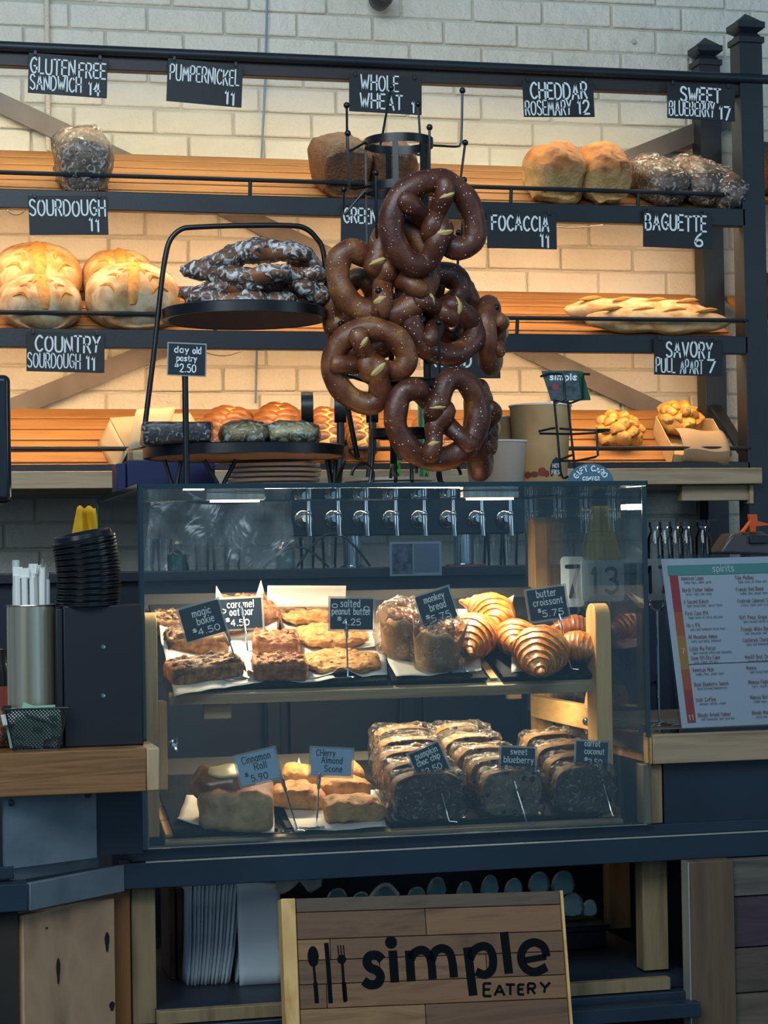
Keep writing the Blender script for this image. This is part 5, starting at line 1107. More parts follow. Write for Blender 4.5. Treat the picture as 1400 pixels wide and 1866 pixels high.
def slice_(label, px, s, w_, h, rz, inner, seed, group, lean=-8):
    Y = LP0.y+s*math.cos(LT); z = LP0.z+s*math.sin(LT)+.013; x = P(px, 1500-s*220, Y).x
    t = thing('wrapped_slice', label, 'cake slice', (x, Y, z), Rx(LT+D(lean)) @ Rz(D(rz)), group); n = 40; poly = []
    for k in range(n):
        a = 2*math.pi*k/n; e = 2/4.2; cx_ = math.copysign(abs(math.cos(a))**e, math.cos(a)); sz_ = math.copysign(abs(math.sin(a))**e, math.sin(a))
        zz_ = h/2+h/2*sz_*(1 if sz_ < 0 else 1+.12*(1-cx_*cx_)+.02*math.sin(5*a+seed)); poly.append((w_/2*cx_*(.93 if sz_ < 0 else 1.0), zz_))
    d = .034; m = M(); m.prism(poly, -d/2+.001, d/2-.001); link('crumb', m, inner, t, bev=.002)
    m = M(); v = []; f = []
    for k, (a, b) in enumerate(poly): c0 = 1.014; v += [(a*c0, -d/2, (b-h/2)*c0+h/2), (a*c0, d/2, (b-h/2)*c0+h/2)]
    f = [(2*k, 2*((k+1) % n), 2*((k+1) % n)+1, 2*k+1) for k in range(n)]; m.add(v, f); link('crust', m, SCR, t)
    m = M(); m.blob((0, 0, h*.53), (w_*.56, d*.70, h*.61), 72, 44, 6); m.noise(.004, 45, seed, .0045, 120); link('film', m, FILM, t, angle=3)
sl = [('pumpkin', PUM, 'wrapped pumpkin slices in a row', [(778, .02, .128, 0), (762, .085, .125, 4), (748, .15, .125, 7), (742, .215, .12, 8), (735, .28, .12, 8)]),
      ('blueberry', BLU, 'wrapped blueberry slices in a row', [(930, .02, .112, 0), (905, .085, .115, 5), (880, .15, .115, 7), (855, .215, .115, 8), (835, .28, .115, 8)]),
      ('carrot', CAR, 'wrapped carrot slices in a row', [(1062, .02, .108, -5), (1045, .085, .11, 3), (1022, .15, .11, 6), (1000, .215, .11, 6)])]
ordw = ['front most', 'second from the glass', 'third from the glass', 'fourth from the glass', 'rearmost']
for nm, im, gp, L_ in sl:
    for k, (px, s, w_, rz) in enumerate(L_): slice_(f'film wrapped {nm} cake slice, {ordw[k] if not (nm == "carrot" and k == 3) else "rearmost"} in the {nm} row', px, s, w_, .078, rz, im, k+len(nm), gp)
# lamp under the upper deck, lighting the lower deck
m = M(); lu = UP0+Vector((0, math.cos(UT), math.sin(UT)))*.16-UN*.024; m.box(.30, .72, lu.y-.01, lu.y+.01, lu.z-.004, lu.z+.004); lb_ = rp('under_deck_lamp', m, STEEL); m = M(); m.box(.31, .71, lu.y-.008, lu.y+.008, lu.z-.0055, lu.z-.0042); rp('lamp_diffuser', m, LAMP, lb_)
area('under_deck_light', (.51, lu.y, lu.z-.010), (.51, lu.y+.06, lu.z-.3), .62, .02, UNDER_E, (1, .80, .52), spread=D(160))
# ---------------------------------------------------------------- price cards on wire clips
SCARD = mat('price_card_black', '1d2832', rough=.3); WCARD = mat('price_card_white', '9fb8cc', rough=.35); PEN = mat('pen_ink', '15171c', rough=.5)
CLEARS = glassy('card_sleeve_clear', (.9, .9, .9), fac=1.2, rough=.1, haze=.35, hcol=(.6,.6,.58))
def price(label, cx, cy, w_, h, rot, Y, lines, top, foot, deck='U', mt=SCARD, ink=CHALK, st=2.6, rx=-6, coil=True, cres=1):
    on, N_, tl = (onU, UN, UT) if deck == 'U' else (onL, LN, LT); F_ = on(foot[0], foot[1], .013)
    t = thing('price_card', label, 'price card', F_, None, 'price cards on wire clips in the case')
    Yc = F_.y-.004 if Y is None else Y; c = P(cx, cy, Yc); k = PPM(Yc, c.x)**-1; W_, H_ = w_*k, h*k
    Mx = Matrix.Translation(c-F_) @ Matrix.Rotation(D(-8), 4, 'Z') @ Matrix.Rotation(D(rx), 4, 'X') @ Matrix.Rotation(D(rot), 4, 'Y')
    m = M(); m.box(-W_/2-.004, W_/2+.004, -.0003, .0013, -H_/2-.004, H_/2+.004, Mx); link('sleeve', m, CLEARS, t)
    m = M(); m.box(-W_/2, W_/2, -.0012, .0004, -H_/2, H_/2, Mx); link('card', m, mt, t)
    m = M()
    for s, a, b, bl, hh in lines: text(m, s, a*k, b*k, -bl*k, hh*k, st*k*.62, y=-.0018)
    m.xf(Mx); link('lettering', m, ink, t, flat=True)
    T = P(top[0], top[1], Yc-.006)-F_; d = (Vector((0, 0, 0))-T)
    m = M(); m.tube([T, T+d*.12, T+d*.30], [.0016, .0042, .0026], 8); m.tube([T+d*.12+Vector((0, -.004, 0)), T+d*.28+Vector((0, -.003, 0))], [.0018, .003], 6); link('clip', m, CHROME, t)
    m = M(); m.tube([T+d*.26, T+d*.6, T+d*.96, Vector((.004, -.003, .003)), Vector((.012, -.008, .0022))], .0017, 7)
    if coil: m.tube([Vector((.012-.022*(1-math.cos(a)), -.006+.014*math.sin(a), .0022)) for a in [math.pi*j/9 for j in range(-1, 19)]], .0016, 6)
    link('wire_stand', m, CHROME, t)
price('slanted dark card reading magic bakie 4.50', 369, 1131, 74, 60, -15, None, [('magic', -15, 19, -10, 13), ('bakie', -10, 21, 6, 13), ('$', -22, -15, 19, 9), ('4.50', -13, 27, 24, 11)], (409, 1140), (441, 1238))
price('dark card reading caramel oat bar 4.50', 437, 1118, 80, 54, -2, .30, [('caramel', -22, 26, -11, 13), ('oat bar', -18, 24, 3, 13), ('$', -26, -19, 16, 9), ('4.50', -17, 16, 22, 11), ('o', -35, -25, -2, 11)], (440, 1096), (452, 1190), coil=False)
price('dark card reading salted peanut butter 4.25', 641, 1119, 78, 56, 2, None, [('salted', -20, 15, -13, 13), ('peanut butter', -36, 34, 1, 12), ('$', -26, -19, 14, 9), ('4.25', -16, 16, 20, 11), ('o', -36, -26, -11, 11), ('o', 22, 32, -7, 11)], (631, 1132), (634, 1236))
price('slanted dark card reading monkey bread 5.75', 795, 1106, 64, 56, -17, None, [('monkey', -18, 20, -12, 12), ('bread', -12, 18, 5, 13), ('$', -24, -17, 18, 9), ('5.75', -15, 20, 24, 11)], (820, 1118), (848, 1226))
price('dark card reading butter croissant 5.75', 998, 1100, 70, 56, -7, None, [('butter', -18, 18, -13, 13), ('croissant', -26, 28, 2, 12), ('$', -20, -14, 16, 9), ('5.75', -12, 26, 23, 11)], (1018, 1118), (1042, 1222), coil=False)
price('pale handwritten card reading Cinnamon Roll 5.90', 470, 1398, 72, 54, -12, None, [('Cinnamon', -26, 26, -11, 13), ('Roll', -6, 16, 4, 12), ('$', -26, -20, 14, 9), ('5.90', -16, 14, 23, 11)], (511, 1410), (543, 1516), 'L', WCARD, PEN)
price('pale handwritten card reading Cherry Almond Scone', 604, 1389, 74, 48, 4, None, [('CHerry', -28, 6, -11, 11), ('Almond', -18, 20, 2, 11), ('Scone', -12, 20, 17, 11)], (582, 1408), (577, 1508), 'L', WCARD, PEN)
price('slanted dark card reading pumpkin choc chip 3.50', 782, 1388, 58, 52, -22, .10, [('pumpkin', -20, 22, -12, 11), ('choc chip', -22, 22, 1, 11), ('$', -20, -15, 15, 8), ('3.50', -12, 18, 20, 11)], (795, 1410), (820, 1500), 'L', coil=False)
price('dark card reading sweet blueberry 3.50', 944, 1390, 62, 54, 4, .10, [('sweet', -14, 16, -15, 11), ('blueberry', -26, 28, 0, 11), ('$', -24, -18, 13, 8), ('3.50', -16, 12, 19, 11)], (933, 1411), (962, 1503), 'L', coil=False)
price('dark card reading carrot coconut 3.50 at the right end', 1079, 1377, 58, 50, 4, .10, [('carrot', -14, 14, -17, 10), ('coconut', -14, 22, -3, 10), ('$', -14, -8, 11, 8), ('3.50', -6, 18, 17, 11)], (1089, 1395), (1118, 1490), 'L', coil=False)
# ================================================================ left counter goods
ZL = 1.0835
BOXB = mat('lid_box_black', '0e141b', rough=.5)
def base(px, py): return PZ(px, py, ZL)
a = P(118, 1350, -.085); b = P(262, 1345, -.085); t = thing('lid_dispenser', 'tall black box holding coffee cup lids on the oak counter', 'dispenser', (a.x, -.085, ZL))
W_ = b.x-a.x; H_ = P(190, 1103, -.085).z-ZL; m = M(); m.box(0, W_, 0, .085, 0, H_); m.box(-.012, -.0005, .004, .085, 0, H_-.004); link('housing', m, BOXB, t, bev=.002)
for py in (1179, 1268):
    m = M(); q = P(188, py, -.085); m.lathe([(0, 0), (.0042, 0), (.0036, .0016), (0, .0022)], 14, Matrix.Translation((q.x-a.x, 0, q.z-ZL)) @ Matrix.Rotation(D(90), 4, 'X')); link('screw', m, CHROME, t)
LIDM = mat('lid_black', '0f1113', rough=.28)
def lid():
    m = M(); m.lathe([(.0505, 0), (.0535, .0005), (.0535, .0032), (.0508, .0040), (.0490, .0052), (.0475, .0125), (.0455, .0135), (.043, .0125), (.040, .0095), (0, .0095)], 44, close=False); return m
n = 22; pa = P(158, 1098, -.045); pb = P(150, 985, -.045); lm_ = None
for k in range(n):
    u = k/(n-1); py = 1103-(1103-985)*u; px = 159+4*math.sin(u*3.0)-11*max(0, u-.35); q = P(px, py, -.045); lean = -1-13*max(0, u-.25)
    o = solo('cup_lid', 'topmost black coffee cup lid on the leaning stack' if k == n-1 else 'lowest black coffee cup lid, at the bottom of the leaning stack', 'cup lid', lid(), LIDM, q, Ry(D(lean)) @ Rx(D(3 if k % 2 else 1)), group='stack of black cup lids') if lm_ is None else None
    if lm_ is None: lm_ = o
    else:
        c = lm_.copy(); COL.objects.link(c); c.location = q; c.rotation_euler = (Ry(D(lean)) @ Rx(D(3 if k % 2 else 1))).to_euler()
        if k == n-1: c['label'] = 'topmost black coffee cup lid on the leaning stack'
        c['label'] = ['', 'second', 'third', 'fourth', 'fifth', 'sixth', 'seventh', 'eighth', 'ninth', 'tenth', 'eleventh', 'eleventh from top', 'tenth from top', 'ninth from top', 'eighth from top', 'seventh from top', 'sixth from top', 'fifth from top', 'fourth from top', 'third from top', 'second from top', 'topmost'][k]+(' from bottom' if k < 11 else '')+' black coffee cup lid in the leaning stack'
        o = c
    if k == n-1:
        m = M(); m.tube([(-.012, -.02, .0105), (-.004, -.026, .0108)], .0018, 6); link('sip_hole', m, WIRE, o)
a = P(58, 1283, -.02); t = thing('straw_canister', 'shiny steel cylinder full of wrapped straws at the left', 'canister', (P(58, 1260, -.03).x, -.03, ZL))
hS = P(58, 1103, -.03).z-ZL; rS_ = (P(103, 1200, -.03).x-P(14, 1200, -.03).x)/2; m = M(); m.lathe([(0, 0), (rS_, 0), (rS_, hS), (rS_-.0015, hS), (rS_-.0015, .002), (0, .002)], 48, close=False); link('cylinder', m, mat('polished_steel', [(.35, 'a39880'), (.65, 'd6cbb4')], (60, 60, .6), rough=.24, metal=.7), t)
m = M(); m.tube([(rS_*math.cos(x), rS_*math.sin(x), hS) for x in [math.pi*2*j/40 for j in range(40)]], .0013, 6, closed=True); link('rim', m, STEEL, t)
STR = mat('straw_paper', 'dcdad2', rough=.7); rd = random.Random(5); cpt = t.location; straw = None
for k in range(34):
    an = k*2.4; r_ = (rS_-.011)*math.sqrt((k+.4)/34); top = hS+.035+rd.uniform(0, .022)+.01*math.sin(an*1.3)
    if straw is None:
        m = M(); L_ = hS+.045; m.tube([(0, 0, 0), (0, 0, L_-.01)], .0054, 8); m.grid(lambda u, v: Vector(((u-.5)*.016, .001*math.sin(u*6), L_-.012+.016*v)), 4, 2); straw = solo('wrapped_straw', 'white paper wrapped straw standing in the steel cylinder', 'straw', m, STR, (cpt.x+r_*math.cos(an), cpt.y+r_*math.sin(an), cpt.z+.004), group='wrapped straws in the cylinder'); c = straw
    else: c = straw.copy(); COL.objects.link(c); c.location = (cpt.x+r_*math.cos(an), cpt.y+r_*math.sin(an), cpt.z+.003+top-hS-.038)
    c.rotation_euler = (rd.uniform(-.015, .015), rd.uniform(-.015, .015), rd.uniform(0, 3))
MESHM = mat('mesh_black', '14181a', rough=.5)
def meshmat():
    m = bpy.data.materials.new('wire_mesh'); m.use_nodes = True; nt = m.node_tree; N = nt.nodes; L = nt.links; b_ = N['Principled BSDF']; b_.inputs['Base Color'].default_value = srgb('1a1e20'); tc = N.new('ShaderNodeTexCoord')
    sx = N.new('ShaderNodeSeparateXYZ'); L.new(tc.outputs['Object'], sx.inputs[0]); fs = []
    ad = N.new('ShaderNodeMath'); ad.operation = 'ADD'; L.new(sx.outputs[0], ad.inputs[0]); L.new(sx.outputs[1], ad.inputs[1])
    for op in ('ADD', 'SUBTRACT'):
        a_ = N.new('ShaderNodeMath'); a_.operation = op; L.new(ad.outputs[0], a_.inputs[0]); L.new(sx.outputs[2], a_.inputs[1])
        s_ = N.new('ShaderNodeMath'); s_.operation = 'MULTIPLY'; L.new(a_.outputs[0], s_.inputs[0]); s_.inputs[1].default_value = 1100
        c_ = N.new('ShaderNodeMath'); c_.operation = 'SINE'; L.new(s_.outputs[0], c_.inputs[0]); g_ = N.new('ShaderNodeMath'); g_.operation = 'GREATER_THAN'; g_.inputs[1].default_value = -.1; L.new(c_.outputs[0], g_.inputs[0]); fs.append(g_)
    mu = N.new('ShaderNodeMath'); mu.operation = 'MULTIPLY'; L.new(fs[0].outputs[0], mu.inputs[0]); L.new(fs[1].outputs[0], mu.inputs[1]); iv = N.new('ShaderNodeMath'); iv.operation = 'SUBTRACT'; iv.inputs[0].default_value = 1; L.new(mu.outputs[0], iv.inputs[1]); L.new(iv.outputs[0], b_.inputs['Alpha']); return m
WMESH = meshmat()
q = P(68, 1358, -.125); t = thing('packet_caddy', 'small black mesh caddy of sweetener packets at the counter front', 'caddy', (q.x, -.085, ZL))
w0, w1, hc, d0, d1 = .036, .050, P(68, 1292, -.125).z-ZL, .026, .036
def fr_(z): u = z/hc; return w0+(w1-w0)*u, d0+(d1-d0)*u
m = M(); bt = [(-w0, -d0, 0), (w0, -d0, 0), (w0, d0, 0), (-w0, d0, 0)]; tpp = [(-w1, -d1, hc), (w1, -d1, hc), (w1, d1, hc), (-w1, d1, hc)]
m.add(bt+tpp, [(0,1,2,3), (0,1,5,4), (1,2,6,5), (2,3,7,6), (3,0,4,7)]); link('mesh_body', m, WMESH, t, flat=True)
m = M(); m.tube([Vector(p) for p in tpp], .0022, 6, closed=True); m.tube([Vector(p) for p in bt], .0014, 6, closed=True)
for i in range(4): m.tube([bt[i], tpp[i]], .0016, 6)
link('frame', m, MESHM, t)
GP = mat('packet_green', '8fb59c', rough=.6); WP = mat('packet_white', 'c9cbc6', rough=.6); rd = random.Random(8); C0 = t.location
for k in range(12):
    g_ = k % 3 != 1; front = k < 6; m = M(); m.box(-.026, .026, -.0012, .0012, 0, .042 if not g_ else .044)
    for _ in (0,): m2 = M(); m2.box(-.022, -.006, -.0016, -.0013, .008, .012); m2.box(.004, .020, -.0016, -.0013, .024, .034)
    x = -.016+.033*((k*7) % 5)/4; y = -.020+.0036*k
    lbk = ('green' if g_ else 'white')+' paper sweetener packet standing in the mesh caddy'
    o = solo('sweetener_packet', lbk, 'packet', m, GP if g_ else WP, (C0.x+x, C0.y+y, C0.z+.003+rd.uniform(0, .016)+(.012 if k > 8 else 0)), Matrix.Rotation(D(rd.uniform(-10, 14)), 3, 'Y') @ Rx(D(rd.uniform(-8, 4))), group='sweetener packets in the caddy')
    link('printed_mark', m2, mat('packet_print_%d' % k, '3d6b57' if g_ else '6f7f88', rough=.6), o)
# flat packets lying on top
for k, (x, y, z, ry_, c_) in enumerate([(.006, -.004, .062, 22, GP), (-.024, .006, .056, -8, WP)]):
    m = M(); m.box(-.03, .03, -.018, .018, 0, .002); solo('sweetener_packet', ['pale green packet lying aslant on top of the caddy', 'white packet lying flat on top of the caddy'][k], 'packet', m, c_, (C0.x+x, C0.y+y, C0.z+z-.005), Ry(D(ry_)) @ Rx(D(24)))
q = P(-4, 1290, .0); t = thing('wrapped_muffin', 'film wrapped muffin cut off by the left edge on the oak counter', 'pastry', (P(-12, 1300, -.03).x, -.03, ZL)); m = M(); m.blob((0, 0, .03), (.03, .03, .034), 24, 16, 2.6); m.noise(.003, 40, 2); link('muffin', m, BARM, t); link('film', film(m, 1.05, .004, 1), FILM, t, angle=3)
# dark machine at the left edge (behind the counter)
t = thing('sauce_bottle', 'dark bottle with a red label at the far left behind the straws', 'bottle', (P(2, 1200, .25).x, .25, 1.0845)); m = M(); m.lathe([(0, 0), (.022, 0), (.022, .10), (.012, .125), (.010, .15), (0, .152)], 24); link('glass', m, mat('dark_bottle', '15181a', rough=.15), t)
m = M(); m.lathe([(.0224, .03), (.0224, .085)], 24, close=False); link('label', m, mat('label_red', '7a3226', rough=.6), t)
# yellow cloth glimpsed at the left of the case
q = P(158, 975, 1.2); YEL = mat('yellow_cloth', [(.3, 'c99a10'), (.7, 'e0b41c')], (20,20,20), rough=.8); m = M(); c0 = P(158, 1000, 1.25)
m.grid(lambda u, v: Vector(((u-.5)*(.095-.055*v)*(1), .012*math.sin(u*9+v*3)+.02*(1-v), (.012+P(158, 934, 1.25).z-1.370)*v+.004*math.sin(u*12)*v)), 16, 12); solo('yellow_cloth', 'bright yellow cloth propped up behind the cup lids at the left of the case', 'cloth', m, YEL, (c0.x, 1.25, 1.370), solid=.002)
m = M(); c1 = P(1094, 1035, .86); m.grid(lambda u, v: Vector(((u-.5)*(.11-.075*v), .010*math.sin(u*11), (P(1094, 922, 1.22).z-1.37)*v)), 16, 10); solo('yellow_cloth', 'yellow cloth hanging behind the number cards seen through the glass', 'cloth', m, mat('hazed_yellow_cloth', '8f7d35', rough=.9), (P(1094, 1035, 1.22).x, 1.22, 1.370), solid=.002)  # darker olive: the haze of the glass is put into the cloth colour

# ================================================================ behind the case: taps, bottles, glasses
ZB2 = 1.3685; YT2 = 1.24
q = P(745, 1060, YT2); tw = thing('tap_tower', 'wide chrome beer tower with eight taps behind the glass case', 'beer tower', (q.x, YT2, ZB2))
m = M(); xa, xb_ = P(528, 940, YT2).x-q.x, P(956, 940, YT2).x-q.x; z0_ = P(745, 975, YT2).z-ZB2; z1_ = P(745, 908, YT2).z-ZB2; m.box(xa, xb_, 0, .06, z0_, z1_); link('tower_box', m, mat('tower_steel', '26323d', rough=.4, metal=.5), tw, bev=.004)
for px in (648, 851): m = M(); X = P(px, 1020, YT2).x-q.x; m.lathe([(.030, 0), (.030, .004), (.023, .006), (.023, z0_)], 30, Matrix.Translation((X, .03, 0))); link('column', m, mat('column_steel', 'a8b6bc', rough=.14, metal=1), tw)
HB = mat('knob_band', '20242a', rough=.4); HW = mat('knob_face', [(.3, '6f5038'), (.7, '8f6c4c')], (60,60,60), rough=.6); GRN = mat('handle_green', '4f9a2c', rough=.4); BLH = mat('handle_blue', '3b5568', rough=.4)
hk = ['round', 'round', 'round', 'green', 'greent', 'none', 'none', 'none']
for k, px in enumerate((564, 618, 669, 723, 775, 828, 880, 932)):
    tp_ = thing('beer_tap', '', 'beer tap', (0, 0, 0)); bpy.data.objects.remove(tp_)
    X = P(px, 945, YT2-.04).x-q.x; zc = P(px, 945, YT2-.04).z-ZB2; f = M()
    f.lathe([(0, 0), (.019, 0), (.022, .006), (.019, .014), (.010, .020), (.008, .034), (0, .034)], 20, Matrix.Translation((X-.008, -.001, zc)) @ Matrix.Rotation(D(90), 4, 'X')); fa = link('faucet', f, CHROME, tw)
    m = M(); m.tube([(X, -.032, zc+.048), (X, -.032, zc+.02), (X, -.034, zc), (X, -.036, zc-.02), (X+.001, -.040, zc-.042)], [.005, .0055, .008, .007, .0055], 12); m.sph((X, -.033, zc+.012), .0085, 12, 8); link('spout', m, CHROME, fa)
    if hk[k] == 'round':
        pxk = (561, 621, 679)[k]; c = P(pxk, 742, YT2-.04); hx, hz = c.x-q.x, c.z-ZB2; m = M(); m.tube([(X, -.033, zc+.045), (hx, -.035, hz-.09), (hx, -.035, hz-.03)], [.006, .010, .009], 10); hn = link('tap_handle', m, HB, tw)
        m = M(); R_ = .0365; mx_ = Matrix.Translation((hx, -.035, hz)) @ Matrix.Rotation(D(78), 4, 'Z') @ Matrix.Rotation(D(90), 4, 'X'); m.lathe([(R_-.002, -.014), (R_, -.014), (R_, .014), (R_-.002, .014)], 36, mx_, close=False); link('knob_band', m, HB, hn)
        m = M(); m.lathe([(0, -.0125), (R_-.002, -.0125), (R_-.002, .0125), (0, .0125)], 36, mx_); link('knob_face', m, HW, hn)
    elif hk[k].startswith('green'):
        zt3 = P(px, 716 if k == 4 else 790, YT2-.04).z-ZB2; m = M(); m.box(X-.011, X+.011, -.043, -.027, zc+.05, zt3); h_ = link('tap_handle', m, GRN, tw, bev=.002); m = M(); m.box(X-.011, X-.004, -.0440, -.0431, zc+.06, zt3-.01); link('handle_stripe', m, BLH, h_)
        m = M(); n_ = len('VAN'); 
        for j, ch in enumerate('NAVAN'): text(m, ch, X-.001, X+.008, zc+.07+j*.024, .014, .002, y=-.0442)
        link('handle_lettering', m, WIRE, h_, flat=True)
# draped plastic sheet at the left behind the case
PL = glassy('draped_plastic', (.80, .84, .86), fac=1.6, rough=.22, haze=.13, hcol=(.55,.60,.62), bump=.8, bscale=9, hn=5, bdist=.02)
c = P(262, 1062, 1.20); c.z = 1.3695; e = P(545, 1062, 1.20)-c; e.z = 0; h_ = P(262, 905, 1.20).z-c.z; m = M()
m.grid(lambda u, v: e*u*(1-.12*v)+Vector((.02*v, .016*math.sin(u*7+v*4)*(.4+.6*(1-v))+.008*math.sin(u*19-v*5), h_*v-.02*math.sin(u*3.1)*v)), 60, 30); solo('plastic_sheet', 'crumpled clear plastic sheet draped behind the left half of the case', 'plastic sheet', m, PL, c)
for k, (a, b) in enumerate([((480, 1050), (600, 1050)), ((540, 1050), (675, 1050))]):
    m = M(); A_ = P(*a, 1.225); B_ = P(*b, 1.19); B_.z = 1.3705+.001*k; A_.z = 1.3705; m.tube([A_.lerp(B_, u/10)+Vector((0, 0, (.05+.03*k)*math.sin(math.pi*u/10))) for u in range(11)], .003, 6); cc = A_.copy(); m.shift(-cc.x, -cc.y, -cc.z); solo('beer_hose', ['lower black hose curving under the left taps', 'upper black hose curving across the left tap column'][k], 'hose', m, WIRE, cc)
# bottle with a pale cap
BG = glassy('green_bottle', (.45, .62, .60), fac=1.8, rough=.04)
def bottle(name, label, px, Y, r_, h, mt=BG, cap=None, group=None, z0=ZB2):
    X = P(px, 1030, Y).x; t = thing(name, label, 'bottle', (X, Y, z0), None, group); m = M(); m.lathe([(0, 0), (r_, 0), (r_, h*.58), (r_*.42, h*.74), (r_*.36, h*.97), (r_*.44, h*.975), (r_*.44, h)], 26, close=False); link('glass', m, mt, t)
    if cap: m = M(); m.lathe([(0, 0), (r_*.5, 0), (r_*.5, h*.11), (0, h*.11)], 20); m.shift(0, 0, h*.97); link('cap', m, cap, t)
bottle('tall_bottle', 'green bottle with a pale cap seen through the left of the case', 325, 1.22, .026, P(325, 990, 1.22).z-ZB2, BG, mat('pale_cap', 'b7b093', rough=.4))
bottle('tall_bottle', 'dark bottle standing left of the first tap column', 520, 1.30, .024, .085, BG)
def glassw(name, label, px, Y, r_, h, group, z0=ZB2, jar=False):
    X = P(px, 1000, Y).x; t = thing(name, label, 'glass', (X, Y, z0), None, group); m = M()
    if jar: m.lathe([(0, 0), (r_, 0), (r_*1.03, h*.1), (r_, h*.6), (r_*.62, h*.76), (r_*.62, h*.84), (r_*.8, h*.88), (r_*.8, h)], 26, close=False)
    else: m.lathe([(0, .006), (0, 0), (r_*.8, 0), (r_, h), (r_-.002, h), (r_*.8-.002, .006)], 26, close=False)
    link('bowl', m, CLEAR, t)
for k, px in enumerate((268, 300, 368, 400, 425, 560, 600)): glassw('drinking_glass', 'clear drinking glass in the row behind the plastic sheet', px, 1.28, .020, .075, 'clear glasses at the left of the bar cabinet')
for k, px in enumerate((872, 902, 930)): glassw('drinking_glass', ['clear tall glass just right of the second tap column', 'clear tall glass in the middle of the trio by the pine post', 'clear tall glass touching the pine post'][k], px, 1.30, .022, .085, 'clear glasses right of the taps')
for k, px in enumerate((1195, 1213, 1232, 1252, 1282)): glassw('glass_jar', ['swing jar at the left end of the jars by the case corner', 'second small glass jar from the case corner', 'third small glass jar from the case corner', 'fourth small glass jar from the case corner', 'clear glass jar at the right end of the row above the menu'][k], px, 1.30, .020, P(1250, 950, 1.3).z-ZB2, 'glass jars above the menu', jar=True)
# jar shelf
m = M(); a = P(1185, 952, 1.3); b = P(1300, 950, 1.3); m.box(0, b.x-a.x, -.03, .03, 0, .003); solo('glass_shelf', 'thin glass shelf lying across the tops of the small jars', 'shelf', m, CLEAR, (a.x, 1.3, a.z+.002))
q = P(770, 1020, 1.32); t = thing('photo_print', 'framed print with a dark picture and grey text between the tap columns', 'print', (q.x, 1.14, ZB2))
m = M(); k_ = 1/PPM(1.14, q.x); W_, H_ = 97*k_, 62*k_; q2 = P(758, 1018, 1.14); q2z = q2.z-ZB2; x0 = q2.x-q.x; m.box(x0-W_/2, x0+W_/2, 0, .004, q2z-H_/2, q2z+H_/2); pr_ = link('frame', m, mat('print_white', '8795a3', rough=.4), t)
m = M(); m.box(x0-W_/2+.005, x0-.008, -.001, 0, q2z-H_/2+.005, q2z+H_/2-.005); link('picture', m, mat('print_picture', [(.35, '23283a'), (.6, '59627a')], (60,60,60), rough=.4), t)
m = M(); m.box(x0-.004, x0+W_/2-.006, -.001, 0, q2z-H_/2+.008, q2z+H_/2-.005); link('text_panel', m, mat('print_grey', '5d6c80', rough=.4), t)
m = M(); m.tube([(x0, .004, q2z-.01), (x0, .05, .002)], .002, 6); link('easel_leg', m, WIRE, t)
# bar mat
m = M(); q = P(852, 1066, 1.17); m.box(-.045, .045, 0, .03, 0, .004); solo('bar_mat', 'small red bar mat at the foot of the second tap column', 'bar mat', m, mat('mat_red', '8a2f38', rough=.6), (q.x, 1.165, ZB2))
# orange spout and grey machine on the right
q = P(1360, 1005, 1.3); t = thing('juicer', 'grey machine with a bright orange spout above the menu', 'appliance', (q.x, 1.30, ZB2)); g2 = lambda px, py, Y=1.3: P(px, py, Y)-Vector((q.x, 1.30, ZB2))
poly = [g2(*p) for p in ((1306, 1008), (1420, 1012), (1418, 990), (1385, 968), (1330, 972))]; m = M(); m.prism([(p.x, max(p.z, 0.001)) for p in poly], -.02, .06); link('body', m, mat('machine_grey', '4b4a4a', rough=.3), t, bev=.006)
m = M(); poly = [g2(*p) for p in ((1342, 970), (1358, 950), (1356, 938), (1370, 938), (1371, 950), (1391, 955), (1390, 958), (1368, 960), (1368, 970), (1358, 970), (1356, 958), (1347, 972))]; m.prism([(p.x, p.z) for p in poly], -.035, -.02); link('spout', m, mat('spout_orange', 'd9571c', rough=.4), t, bev=.001)
m = M(); p_ = g2(1372, 985); m.box(p_.x-.02, p_.x+.03, -.03, -.02, p_.z-.008, p_.z+.012); link('switch_plate', m, BLACK, t, bev=.002)

